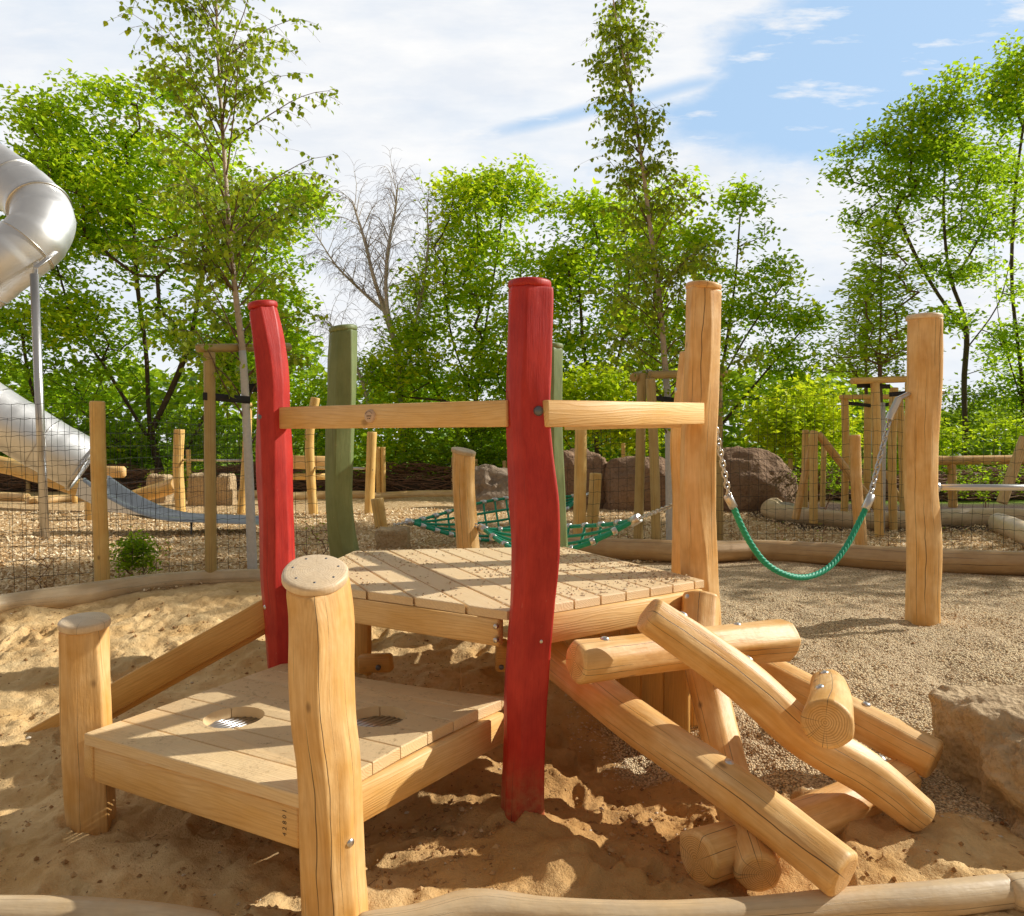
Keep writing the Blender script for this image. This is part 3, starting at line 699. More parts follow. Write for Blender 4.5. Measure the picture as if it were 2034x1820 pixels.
# hanging board panels and their feet
def board_panel(a, b, z0, z1, wid=.14, mat='plankdark', name='board_panel', seed=0, th=.03):
    a = np.array(a, float); b = np.array(b, float); L = np.linalg.norm(b-a); d = (b-a)/L; n = int(L/wid); w = L/n; m_ = MB(); rg = np.random.default_rng(seed)
    for i in range(n):
        c = a + d*(i+.5)*w; z0_ = z0(c) if callable(z0) else z0
        hullbox(m_, (*c, (z0_+z1)/2 + rg.uniform(-.004, .004)), (0, 0, 1), (*d, 0), (-d[1], d[0], 0), ((z1-z0_)/2, w/2-.003, th/2), .004)
    return obj(name, m_, M[mat], plat)
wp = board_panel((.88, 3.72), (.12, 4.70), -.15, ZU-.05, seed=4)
for (u, v, D_) in ((1316, 1436, 3.92), (1180, 1246, 4.35), (1278, 1261, 4.1)): bolt(wp, P(u, v, D_) , (-.6, -.7, 0), .012, mat=M['darksteel'])
bb_ = board_panel((-1.02, 4.32), (-.78, 4.12), .21, ZU-.05, .13, seed=9, th=.035)
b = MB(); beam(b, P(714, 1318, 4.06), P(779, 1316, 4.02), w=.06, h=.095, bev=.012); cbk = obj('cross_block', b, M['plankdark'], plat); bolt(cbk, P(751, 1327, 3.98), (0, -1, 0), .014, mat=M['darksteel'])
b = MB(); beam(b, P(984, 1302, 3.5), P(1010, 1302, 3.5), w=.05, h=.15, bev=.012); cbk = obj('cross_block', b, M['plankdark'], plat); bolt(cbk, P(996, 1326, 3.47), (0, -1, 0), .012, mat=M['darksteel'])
# sloping ramp board on the left
b = MB(); ba, bb2 = P(545, 1208, 3.78), P(60, 1478, 3.74)
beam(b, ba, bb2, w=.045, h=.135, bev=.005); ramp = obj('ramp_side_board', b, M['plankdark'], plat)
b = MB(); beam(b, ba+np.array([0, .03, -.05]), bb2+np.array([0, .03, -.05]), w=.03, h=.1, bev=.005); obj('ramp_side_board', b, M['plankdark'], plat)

# pebbles lying on the upper deck
def pebbles(mb, pts, rmin, rmax, seed=0, flat=.7):
    rg = np.random.default_rng(seed); n = len(pts)
    base_v = np.array([[1,0,0],[-1,0,0],[0,1,0],[0,-1,0],[0,0,1],[0,0,-1]], float)
    bf = np.array([[0,2,4],[2,1,4],[1,3,4],[3,0,4],[2,0,5],[1,2,5],[3,1,5],[0,3,5]])
    r = rg.uniform(rmin, rmax, n)*rg.choice([1, .7, 1.3], n, p=[.5, .35, .15]); ang = rg.uniform(0, 2*PI, n)
    sx = r*rg.uniform(.8, 1.3, n); sy = r*rg.uniform(.7, 1.1, n); sz = r*rg.uniform(.5, 1, n)*flat
    V = base_v[None]*np.stack([sx, sy, sz], -1)[:, None]*(1 + .25*rg.uniform(-1, 1, (n, 6, 1)))
    c, s = np.cos(ang), np.sin(ang); V = np.stack([V[..., 0]*c[:, None]-V[..., 1]*s[:, None], V[..., 0]*s[:, None]+V[..., 1]*c[:, None], V[..., 2]], -1)
    pts = np.asarray(pts); V = V + pts[:, None] + np.array([0, 0, 1])*(sz*.6)[:, None, None]
    Fc = (bf[None] + (np.arange(n)*6)[:, None, None]).reshape(-1, 3)
    mb.add(V.reshape(-1, 3), Fc, 0, None, np.repeat(rg.uniform(0, 1, n), 6))
def peb_mat(name, stops):
    m, nt = new_mat(name); k = NT(nt); b = k.bsdf(k.ramp(k.attr('lc', 'Fac'), stops), .8, spec=.2); k.out(b.outputs[0]); return m
M['peb'] = peb_mat('pebbles', [(0, (.36, .24, .13)), (.3, (.60, .44, .26)), (.6, (.74, .57, .36)), (.85, (.74, .61, .44)), (1, (.5, .26, .10))])
def inpoly(p, poly):
    c = False; n = len(poly)
    for i in range(n):
        a, b = poly[i], poly[(i+1) % n]
        if (a[1] > p[1]) != (b[1] > p[1]) and p[0] < (b[0]-a[0])*(p[1]-a[1])/(b[1]-a[1])+a[0]: c = not c
    return c
rg = np.random.default_rng(3); pts = []
ins = inset([np.array(q, float) for q in upper], .03)
while len(pts) < 1500:
    p_ = rg.uniform((-1.1, 3.0), (1, 5))
    if not inpoly(p_, ins): continue
    w_ = .10 + .9*float(ss(.1, .5, fbm(p_[0]*3, p_[1]*3, 1.2, o=3)+.25*p_[0] + .3*(p_[0] > .1))) + .8*math.exp(-((p_[0]-.62)/.3)**2-((p_[1]-3.62)/.2)**2)
    if rg.random() < w_: pts.append((*p_, ZU))
for q in range(160):
    p_ = np.array([.85, 3.72])+rg.normal(0, .07, 2)
    if inpoly(p_, ins): pts.append((*p_, ZU+rg.uniform(0, .012)))
b = MB(); pebbles(b, pts, .0035, .0078, 1)
o = obj('deck_pebbles', b, M['peb'], loc=(0, 3.4, ZU), smooth=False); tagp(o, 'small pebbles scattered over the pale upper deck boards', 'pebbles', kind='stuff')
# ------------------------------------------------------------------ log scramble
scr = thing('log_scramble', 'stack of crossed peeled logs bolted together beside the platform', 'climbing logs', (1.1, 2.9, 0))
def scr_log(pts, rs, seed, bolts=(), mat='log', seg=56, **kw):
    rs = [q*1.07 for q in rs]; kw.setdefault('wob', .045); kw.setdefault('fac', 8); kw.setdefault('flat', .68)
    b = MB(); log(b, pts, rs, seed, seg=seg, step=.02, rnd=.018, **kw); o = obj('log', b, M[mat], scr)
    p = np.array(pts)
    for (t, ang) in bolts:
        a = p[0] + (p[-1]-p[0])*t if len(p) == 2 else resample(p, rs, .02)[0][int(t*(len(resample(p, rs, .02)[0])-1))]
        T = norm(p[-1]-p[0]); up = np.array([0, 0, 1.]); side = norm(np.cross(T, up)); upn = np.cross(side, T)
        n = norm(upn*math.cos(ang) + side*math.sin(ang)); r_ = np.interp(t, np.linspace(0, 1, len(rs)), rs)
        bolt(o, a + n*r_*.985, n, .018)
    return o
L1a, L1b = P(1075, 1288, 3.45), P(1680, 1742, 2.33)
m1 = (L1a+L1b)/2
scr_log([L1a, L1a*.6+L1b*.4 + np.array([0, 0, -.012]), L1a*.3+L1b*.7+np.array([0, 0, .008]), L1b], [.080, .077, .074, .073], 21, ((.68, -.2),))
L2a, L2b = P(1284, 1218, 2.86), P(1832, 1622, 2.84)
scr_log([L2a, L2a*.65+L2b*.35+np.array([0, 0, .012]), L2a*.42+L2b*.58+np.array([0, 0, -.022]), L2a*.22+L2b*.78 + np.array([0, 0, .012]), L2b], [.068, .076, .078, .076, .064], 22, ((.10, -.1), (.33, -.15), (.80, .15)), fac=9, wob=.06)
L3a, L3b = P(1142, 1316, 2.90), P(1562, 1270, 3.45)
scr_log([L3a, (L3a+L3b)/2 + np.array([0, 0, .006]), L3b], [.073, .074, .083], 23, ((.13, -.1), (.74, -.1)))
L4a, L4b = P(1392, 1188, 3.58), P(1508, 1738, 2.47)
scr_log([L4a, P(1390, 1290, 3.42), P(1420, 1420, 3.22), P(1464, 1600, 2.80), L4b], [.084, .078, .076, .074, .072], 24, ((.04, .9),), fac=9, wob=.05)
L5a, L5b = P(1395, 1262, 3.85), P(1860, 1512, 3.10)
scr_log([L5a, L5b], [.07, .076], 25, ((.72, -.1),))
L6a, L6b = P(1643, 1440, 2.55), P(1646, 1364, 3.12)
scr_log([L6a, (L6a+L6b)/2+np.array([0.01, 0, .014]), L6b], [.080, .072, .068], 26, ((.35, -.5), (.82, -.3)), wob=.02, fac=11, flat=.35)
L7a, L7b = P(1383, 1706, 2.55), P(1795, 1545, 3.16)
scr_log([L7a, (L7a+L7b)/2+np.array([0, 0, -.02]), L7b], [.085, .08, .078], 27)

# ------------------------------------------------------------------ border logs
def border(pts, rs, seed, label, mat='loggray', group=None, name='border_log', **kw):
    b = MB(); log(b, pts, rs, seed, rnd=.03, flat=.45, step=.05, **kw); o = obj(name, b, M[mat], loc=(np.mean(pts, 0)[0], np.mean(pts, 0)[1], 0.0)); tagp(o, label, 'border log', group); return o
GB = 'round logs edging the sandpit'
border([PZ(u, v, .03) for u, v in ((705, 1842), (830, 1830), (930, 1812), (1080, 1818), (1300, 1822), (1500, 1812), (1700, 1795), (1860, 1785), (2014, 1768))], [.036, .044, .060, .050, .044, .043, .048, .052, .050], 31, 'long pale log along the front edge of the sandpit below the log stack', group=GB, mat='loggray')
border([PZ(u, v, .02) for u, v in ((-80, 1822), (150, 1826), (300, 1836), (440, 1850))], [.06, .062, .06, .05], 32, 'pale log at the bottom left corner in front of the footprints', group=GB)
border([PZ(u, v, .03) for u, v in ((1998, 1775), (2060, 1772), (2200, 1785))], [.055, .06, .06], 33, 'log end at the bottom right corner below the stone block', group=GB)
border([PZ(u, v, .36) for u, v in ((-70, 1216), (0, 1202), (156, 1183), (311, 1160), (506, 1149), (600, 1149))], [.07, .07, .088, .082, .078, .07], 34, 'long curved log behind the sandpit in front of the wire fence at left', group=GB)
border([PZ(u, v, .42) for u, v in ((1000, 1076), (1230, 1090), (1380, 1096), (1488, 1093))], [.10, .105, .108, .10], 35, 'cracked brown log behind the deck up to the rope swing', 'logbrown', group=GB)
border([PZ(u, v, .42) for u, v in ((1492, 1092), (1600, 1098), (1760, 1110), (1960, 1118), (2120, 1118))], [.10, .108, .112, .11, .11], 36, 'thick brown log behind the gravel at right', 'logbrown', group=GB)

# ------------------------------------------------------------------ free posts
def lone_post(name, label, px, ws, D, seed, mat='log', cat='wooden post', cap=None, tilt=(0, 0, 1), bury=None, group=None, parent=None, **kw):
    pts, rs = px_axis(px, D, ws); pts = [np.array(q) for q in pts]
    gz = H(pts[-1][0], pts[-1][1]); d = pts[-1] - pts[-2]; 
    if pts[-1][2] > gz - .1:
        s_ = (gz - .12 - pts[-1][2]) / (d[2] if abs(d[2]) > 1e-3 else -1); pts.append(pts[-1] + d*s_); rs = list(rs) + [rs[-1]]
    b = MB(); log(b, pts[::-1], list(rs)[::-1], seed, tilt=tilt, **kw)
    loc = (pts[-2][0], pts[-2][1], gz)
    if cap:
        t = thing(name, label, cat, loc, group); po = obj('shaft', b, M[mat], t); cap_part(t, pts[0]+np.array([0, 0, .01]), rs[0]*1.1, tilt, mat=M[cap], seed=seed); return t
    o = obj(name, b, M[mat], loc=loc); tagp(o, label, cat, group); return o
rpst = lone_post('swing_post', 'tall honey-coloured post in the gravel at right with chain shackle and steel bar', [(1835, 634), (1834, 760), (1829, 880), (1829, 972), (1834, 1063), (1834, 1186), (1834, 1230)], [60, 61, 61, 58, 62, 62, 62], 5.0, 41, cap='cap')
cmp_ = lone_post('hammock_post', 'natural post behind the right corner of the deck carrying the hammock chain', [(1376, 700), (1368, 790), (1362, 860), (1366, 1000), (1365, 1130)], [50, 54, 58, 58, 58], 4.45, 42)
bolt(cmp_, P(1343, 776, 4.45), (-1, -.2, 0), .02)
lone_post('hammock_post', 'short sloping-topped post behind the deck holding the near hammock', [(921, 900), (921, 960), (926, 1040), (930, 1090)], [45, 45, 45, 46], 6.0, 43, cap='loggray', tilt=(.22, -.15, 1))

# ------------------------------------------------------------------ ropes and chains
def rope(mb, pts, r, step=.005, strands=4, pitch=.12):
    tube(mb, pts, r, seg=48, step=step, prof=lambda th, t: .80 + .20*np.abs(np.cos(strands/2*(th + 2*PI*t/pitch))))
def ropethin(mb, pts, r, step=.03): tube(mb, pts, r, seg=10, step=step, prof=lambda th, t: .9 + .1*np.cos(3*(th + 2*PI*t/.06)))
def chain(mb, a, b, sag=0., link=.034, wire=.0042, wid=.011):
    a, b = np.asarray(a), np.asarray(b); L = np.linalg.norm(b-a); n = max(2, int(L/(link*.72))); 
    q = [a + (b-a)*t + np.array([0, 0, -sag*4*t*(1-t)]) for t in np.linspace(0, 1, n+1)]
    for i in range(n):
        c = (q[i]+q[i+1])/2; d = norm(q[i+1]-q[i]); ref = norm(np.cross(d, (0.3, .5, .81))); 
        s1 = ref if i % 2 == 0 else np.cross(d, ref)
        th = np.linspace(0, 2*PI, 14, endpoint=False); hl = link/2 - wid
        pts = [c + d*((hl if math.cos(t) > 0 else -hl) + wid*math.cos(t)) + s1*wid*math.sin(t) for t in th]; pts = pts + [pts[0], pts[1]]
        tube(mb, pts, wire, seg=6, caps=False)
def ferrule(mb, a, b, r): 
    tube(mb, [a, a+(b-a)*.03, a+(b-a)*.97, b], [r*.85, r, r, r*.85], seg=16)
sw = thing('rope_swing', 'slack green rope hanging on steel chains between two tall posts', 'rope', P(1600, 1140, 4.5))
swp = [P(1453, 998, 4.25), P(1466, 1030, 4.26), P(1490, 1078, 4.30), P(1525, 1122, 4.36), P(1565, 1143, 4.42), P(1605, 1146, 4.5), P(1645, 1128, 4.58), P(1680, 1087, 4.66), P(1705, 1040, 4.72), P(1722, 1005, 4.75)]
b = MB(); rope(b, swp, .0185); obj('green_rope', b, M['rope'], sw)
b = MB(); chain(b, P(1421, 850, 4.1), P(1449, 990, 4.24), link=.044, wire=.005, wid=.014); obj('chain', b, M['steel'], sw)
b = MB(); chain(b, P(1727, 992, 4.76), P(1768, 830, 4.95), link=.048, wire=.0055, wid=.015); obj('chain', b, M['steel'], sw)
b = MB(); ferrule(b, P(1445, 985, 4.23), P(1457, 1008, 4.26), .024); obj('ferrule', b, M['steel'], sw)
b = MB(); ferrule(b, P(1731, 984, 4.77), P(1718, 1012, 4.74), .026); obj('ferrule', b, M['steel'], sw)
b = MB(); beam(b, P(1769, 826, 4.95), P(1786, 790, 4.95), up=(0, 1, 0), w=.045, h=.03, bev=.008); beam(b, P(1783, 793, 4.95), P(1806, 782, 4.98), up=(0, 1, 0), w=.03, h=.035, bev=.008); ferrule(b, P(1766, 834, 4.95), P(1771, 820, 4.95), .026); obj('swivel', b, M['steel'], sw, smooth=False)
b = MB(); tube(b, [P(1858, 778, 5.0), P(1874, 778, 5.0)], .018, 12); obj('bolt', b, M['steel'], rpst)
bar = MB(); tube(bar, [P(1858, 968, 5.0), P(2150, 969, 5.0)], .021, 20); tube(bar, [P(1856, 968, 5.0), P(1864, 968, 5.0)], .034, 20)
o = obj('turning_bar', bar, M['steel'], loc=P(1990, 968, 5.0)); tagp(o, 'round steel bar running right from the tall post in the gravel', 'steel bar')

def hammock(name, label, A, B, Wd, wid, sag, seed, nlong=5, ncross=9, rr=.012, tilt=(0, 0, 0), chA=None, chB=None):
    t = thing(name, label, 'hammock', (A+B)/2, 'green rope hammocks')
    Wd = norm(Wd); S = np.linspace(0, 1, 25)
    def pos(s, q):
        w = wid*(math.sin(PI*min(max(s, 0), 1)))**1.15
        return A + (B-A)*s + Wd*w*q + np.array([0, 0, -sag*4*s*(1-s)*(1-.35*q*q)]) + np.array(tilt)*q*w
    net = MB(); cls = []
    for q in np.linspace(-1, 1, nlong):
        ropethin(net, [pos(s, q) for s in S], rr if abs(q) > .9 else rr*.8)
    for i in range(1, ncross):
        s = i/ncross
        pp = [pos(s, q) for q in np.linspace(-1, 1, 7)]
        for p_ in pp[1:-1]: p_ += np.array([0, 0, -.015])
        ropethin(net, pp, rr*.7)
        for q in (-1, 1):
            a_, b_ = pos(s-.012, q), pos(s+.012, q); cb = MB(); ferrule(cb, a_, b_, rr*1.5); cls.append(cb)
    obj('rope_net', net, M['rope'], t); [obj('clamp', cb, M['steel'], t) for cb in cls]
    for (cA, e, inn) in ((chA, A, pos(.06, 0)), (chB, B, pos(.94, 0))):
        b = MB(); ferrule(b, e + norm(e-inn)*.03, e + norm(inn-e)*.05, rr*2); obj('ferrule', b, M['steel'], t)
        if cA is not None:
            b = MB(); chain(b, e, cA, link=.04, wire=.005, wid=.013); obj('chain', b, M['steel'], t)
    return t
hammock('rope_hammock', 'near green rope hammock slung low between the two posts behind the deck', P(958, 1050, 5.95), P(1264, 1032, 4.95), (.25, 1, .0), .36, .17, 1, nlong=6, rr=.0165, tilt=(0, 0, .14), chA=P(940, 1041, 5.95), chB=P(1338, 1003, 4.5))
hammock('rope_hammock', 'farther green rope hammock spread between the stone block and the boulders', P(812, 1037, 8.2), P(1160, 984, 9.9), (-.15, .85, .55), .38, .20, 2, nlong=6, ncross=15, rr=.020, chA=P(782, 1043, 8.0), chB=P(1182, 975, 10.1))

# ------------------------------------------------------------------ wire fences
def fence(name, label, path, top, bot, dv, dh, posts=(), r=.0020, seed=0, wig=.006):
    """path: ground points; top: height above ground at path points"""
    path = np.array(path, float); t_ = thing(name, label, 'wire fence', (*path.mean(0)[:2], .3))
    d = np.concatenate([[0], np.cumsum(np.linalg.norm(np.diff(path[:, :2], axis=0), axis=1))]); L = d[-1]
    def at(s): return np.array([np.interp(s, d, path[:, 0]), np.interp(s, d, path[:, 1])])
    m_ = MB(); nv = int(L/dv); rg = np.random.default_rng(seed)
    ztop = lambda s: np.interp(s, d, top); zb = bot
    hs = np.arange(0, (np.max(top)-zb)/dh + 1)
    for i in range(nv+1):
        s = i*dv; q = at(s); zs = np.linspace(zb, ztop(s), 9)
        tube(m_, [(q[0]+rg.normal(0, wig*.7), q[1]+rg.normal(0, wig*.5), z) for z in zs], r, 3, caps=False)
    for j in range(int(len(hs))):
        zoff = -j*dh
        pts = []
        for i in range(nv*2+1):
            s = min(L, i*dv/2); q = at(s); z = ztop(s)+zoff
            if z < zb: continue
            pts.append((q[0], q[1], z + (.004 if i % 2 else -.004) + .008*float(vnoise(s*2, j*3.1))))
        if len(pts) > 2: tube(m_, pts, r, 3, caps=False)
    obj('wire_mesh', m_, M['wire'], t_)
    for (px, ws, D, mat, sd) in posts:
        pts, rs = px_axis(px, D, ws); b = MB(); gz = H(pts[-1][0], pts[-1][1])
        pts = list(pts); pts[-1][2] = min(pts[-1][2], gz-.1); log(b, pts[::-1], list(rs)[::-1], sd, flat=.4, step=.05, seg=28); obj('post', b, M[mat], t_)
    return t_
fence('wire_fence', 'dark wire mesh fence with one post behind the sandpit at left', [P(-60, 900, 5.75), P(195, 900, 6.0), P(420, 900, 6.35), P(655, 900, 6.7)], [P(0, 805, 5.8)[2], P(195, 800, 6)[2], P(420, 803, 6.35)[2], P(655, 808, 6.7)[2]], .22, .092, .122,
      posts=(([(193, 797), (196, 950), (203, 1150), (204, 1200)], [28, 28, 28, 28], 5.97, 'logfar', 51),), seed=2)
fence('wire_fence', 'second wire mesh fence running back toward the slide', [P(-60, 900, 7.3), P(150, 900, 7.5), P(300, 900, 9.0), P(500, 905, 12.5)], [P(0, 830, 7.3)[2]]*4, .3, .11, .14, seed=3, wig=.01)
fence('wire_fence', 'dark wire mesh fence behind the gravel running to the right edge', [P(1128, 900, 7.95), P(1450, 900, 7.75), P(1700, 900, 7.4), P(2120, 900, 6.95)], [P(1130, 800, 7.95)[2]-.08, P(1450, 795, 7.75)[2], P(1700, 780, 7.4)[2], P(2034, 790, 7.0)[2]], .3, .088, .125,
      posts=(([(1154, 850), (1153, 930), (1149, 1045)], [23, 24, 25], 7.9, 'logfar', 52), ([(1698, 864), (1702, 980), (1711, 1083), (1712, 1120)], [21, 22, 23, 23], 7.35, 'log', 53), ([(1412, 740), (1416, 900), (1416, 1085)], [12, 12, 12], 7.6, 'stake', 54)), seed=4)
fence('wire_fence', 'distant fine wire fence behind the brushwood', [P(-200, 900, 19.5), P(700, 900, 19.5)], [1.5, 1.5], .3, .14, .16, r=.003, seed=5, wig=.01)

# ------------------------------------------------------------------ tree stake frames
def stake_frame(label, posts, bars, straps, D, seed, mat='stake'):
    u0, v0 = posts[0][0][-1]; q = P(u0, v0, D); t = thing('tree_stake_frame', label, 'tree support', (q[0], q[1], .3), 'timber frames staking the young trees')
    for i, (px, w, dd) in enumerate(posts):
        pts, rs = px_axis(px, dd, [w]*len(px)); pts = list(pts); pts[-1][2] = .15
        b = MB(); log(b, pts[::-1], rs, seed+i, flat=.35, step=.06, seg=26); obj('post', b, M[mat], t)
    for (a, da, c, dc, w) in bars:
        A, B = P(*a, da), P(*c, dc); b = MB(); log(b, [A, B], [w/2/F*da, w/2/F*dc], seed+9, flat=.3, step=.08, seg=24); obj('crossbar', b, M[mat], t)
    for (a, da, c, dc, h) in straps:
        A, B = P(*a, da), P(*c, dc); d = norm(B-A); n = norm(np.cross(d, (0, 0, 1))); b = MB(); hh = h/F*(da+dc)/2
        beam(b, A+n*.0, B+n*.0, w=.008, h=hh, bev=.002); obj('strap', b, M['rubber'], t)
    return t
stake_frame('stake frame with black strap around the white birch trunk at left', [([(416, 700), (417, 900), (419, 1140), (419, 1180)], 22, 6.15), ([(560, 700), (560, 1140)], 22, 6.9)], [((392, 692), 6.1, (575, 690), 6.95, 17)], [((403, 787), 6.08, (497, 795), 6.4, 15), ((480, 773), 6.4, (560, 765), 6.8, 17)], 6.15, 60)
stake_frame('two-post stake frame beside the birch behind the right corner post', [([(1275, 742), (1272, 900), (1266, 1112)], 19, 7.65), ([(1292, 752), (1299, 900), (1305, 1112)], 19, 7.5), ([(1425, 742), (1428, 1100)], 19, 8.1)], [((1258, 750), 7.6, (1290, 742), 8.0, 18), ((1290, 745), 7.55, (1441, 741), 8.0, 16)], [((1290, 790), 7.5, (1350, 796), 7.8, 10)], 7.6, 66)
stake_frame('near stake frame around the hornbeam at right', [([(1738, 760), (1742, 900), (1748, 1020)], 17, 9.2), ([(1776, 770), (1772, 900), (1776, 1010)], 16, 9.9), ([(1806, 760), (1808, 900), (1810, 1010)], 16, 9.4)], [((1692, 757), 9.1, (1812, 753), 9.4, 13)], [((1702, 766), 9.2, (1768, 768), 9.4, 9), ((1766, 784), 9.4, (1812, 780), 9.4, 9)], 9.2, 72, 'logfar')
stake_frame('farther stake frame behind the first hornbeam at right', [([(1678, 792), (1680, 900), (1676, 1000)], 14, 10.6), ([(1724, 790), (1722, 1000)], 14, 11.2), ([(1786, 790), (1792, 900), (1796, 1000)], 14, 10.8)], [((1669, 789), 10.5, (1800, 788), 10.8, 10)], [((1676, 800), 10.6, (1730, 806), 10.8, 7), ((1724, 806), 10.8, (1790, 802), 10.8, 7)], 10.6, 78, 'logfar')

# ------------------------------------------------------------------ vegetation
def grow(trunks, targets, seedr=.007, expo=2.25, maxr=.3, step=.45, wobble=.06, up=.35, seed=0):
    rg = np.random.default_rng(seed); pos = []; par = []
    for tr in trunks:
        tr = [np.asarray(q, float) for q in tr]; p, _, _ = resample(tr, 1., step*.8)
        st = -1
        if pos:
            dd = np.linalg.norm(np.array(pos)-p[0], axis=1); st = int(np.argmin(dd)) if dd.min() < 1.0 else -1
        for q in p:
            pos.append(q); par.append(st); st = len(pos)-1
    root = np.array(pos[0]); targets = np.asarray(targets); od = np.argsort(np.linalg.norm(targets-root, axis=1))
    tips = []
    for i in od:
        t = targets[i]; A = np.array(pos); d = np.linalg.norm(A-t, axis=1)
        dz = A[:, 2]-t[2]; cost = d + up*np.maximum(0, dz+.3*d) + .3*(A[:, 2] < root[2]+.6)
        j = int(np.argmin(cost)); a = A[j]; L = d[j]; n = max(1, int(L/step)); last = j
        side = rg.normal(0, wobble, 3)*L
        for k in range(1, n+1):
            s = k/n; q = a+(t-a)*s + side*math.sin(PI*s) + np.array([0, 0, .10*L*math.sin(PI*s)])
            pos.append(q); par.append(last); last = len(pos)-1
        tips.append(last)
    pos = np.array(pos); par = np.array(par); acc = np.zeros(len(pos)); kids = np.zeros(len(pos), int)
    for i in range(len(pos)-1, -1, -1):
        if kids[i] == 0: acc[i] = seedr**expo
        if par[i] >= 0: acc[par[i]] += acc[i]; kids[par[i]] += 1
    rad = np.minimum(acc**(1/expo), maxr)
    return pos, par, rad, tips
def wood_mesh(mb, pos, par, rad, seg=5, mat=0):
    idx = np.where(par >= 0)[0]; a = pos[par[idx]]; b = pos[idx]; ra = rad[par[idx]]; rb = rad[idx]; ra = np.minimum(ra, rb*1.6)
    d = b-a; d /= np.linalg.norm(d, axis=1)[:, None]+1e-9; ref = np.where(np.abs(d[:, 2:]) < .9, [[0, 0, 1.]], [[1., 0, 0]])
    N = np.cross(d, ref); N /= np.linalg.norm(N, axis=1)[:, None]+1e-9; B = np.cross(d, N)
    th = np.linspace(0, 2*PI, seg, endpoint=False); cs = np.cos(th)[None, :, None]; sn = np.sin(th)[None, :, None]
    off = cs*N[:, None]+sn*B[:, None]; b = b + d*rb[:, None]*.5
    V = np.concatenate([a[:, None]+off*ra[:, None, None], b[:, None]+off*rb[:, None, None]], 1).reshape(-1, 3)
    j = np.arange(seg); j2 = (j+1) % seg; q = np.stack([j, j2, seg+j2, seg+j], -1)
    Fq = (q[None] + (np.arange(len(idx))*2*seg)[:, None, None]).reshape(-1, 4); mb.add(V, Fq, mat)
def leaves(mb, pts, size, rg, mat=0, up=.5, asp=.62, cbias=None, droop=0., ldir=None, shape='rhomb'):
    n = len(pts); s = size*rg.uniform(.6, 1.3, n)
    nrm = rg.normal(0, 1, (n, 3)); nrm[:, 2] = np.abs(nrm[:, 2])+up*2; nrm /= np.linalg.norm(nrm, axis=1)[:, None]
    d = rg.normal(0, 1, (n, 3)); d[:, 2] -= droop
    if ldir is not None: d = d*.6+ldir
    d -= nrm*(d*nrm).sum(1)[:, None]; d /= np.linalg.norm(d, axis=1)[:, None]+1e-9; w = np.cross(nrm, d)
    S = s[:, None]; c = rg.uniform(0, 1, n) if cbias is None else np.clip(cbias + rg.normal(0, .2, n), 0, 1)
    if shape == 'rhomb':
        V = np.stack([pts, pts+d*S*.45+w*S*asp*.5+nrm*S*.08, pts+d*S, pts+d*S*.45-w*S*asp*.5+nrm*S*.08], 1)
        Fc = np.arange(n*4).reshape(-1, 4); k = 4
    else:  # ovate, pointed (birch)
        V = np.stack([pts, pts+d*S*.12+w*S*asp*.36, pts+d*S*.38+w*S*asp*.5, pts+d*S*.75+w*S*asp*.2, pts+d*S, pts+d*S*.75-w*S*asp*.2, pts+d*S*.38-w*S*asp*.5, pts+d*S*.12-w*S*asp*.36], 1)
        Fc = np.arange(n*8).reshape(-1, 8); k = 8
    mb.add(V.reshape(-1, 3), Fc, mat, None, np.repeat(c, k))
GAP = [-.20]
def lobe_pts(lobes, n, rg, D, depth):
    """lobes: (u,v,ru,rv[,dD]) px ellipses"""
    A = np.array([l[2]*l[3] for l in lobes], float)**.8; A /= A.sum(); out = []
    for l, a in zip(lobes, A):
        k = max(3, int(round(n*a))); DD = D + (l[4] if len(l) > 4 else 0)
        q = rg.normal(0, 1, (k, 3)); q /= np.linalg.norm(q, axis=1)[:, None]; q *= rg.uniform(.35, 1, (k, 1))**.6
        for x in q:
            c = P(l[0], l[1], DD); w_ = c + np.array([x[0]*l[2]/F*DD, x[1]*depth*min(1, l[2]/120), x[2]*l[3]/F*DD])
            if float(fbm(w_[0]*.75+3, w_[1]*.75, w_[2]*.95, o=2)) < GAP[0]: continue
            out.append(c + np.array([x[0]*l[2]/F*DD, x[1]*depth*min(1, l[2]/120), x[2]*l[3]/F*DD]))
    out = np.array(out); out[:, 2] = np.maximum(out[:, 2], .5); return out
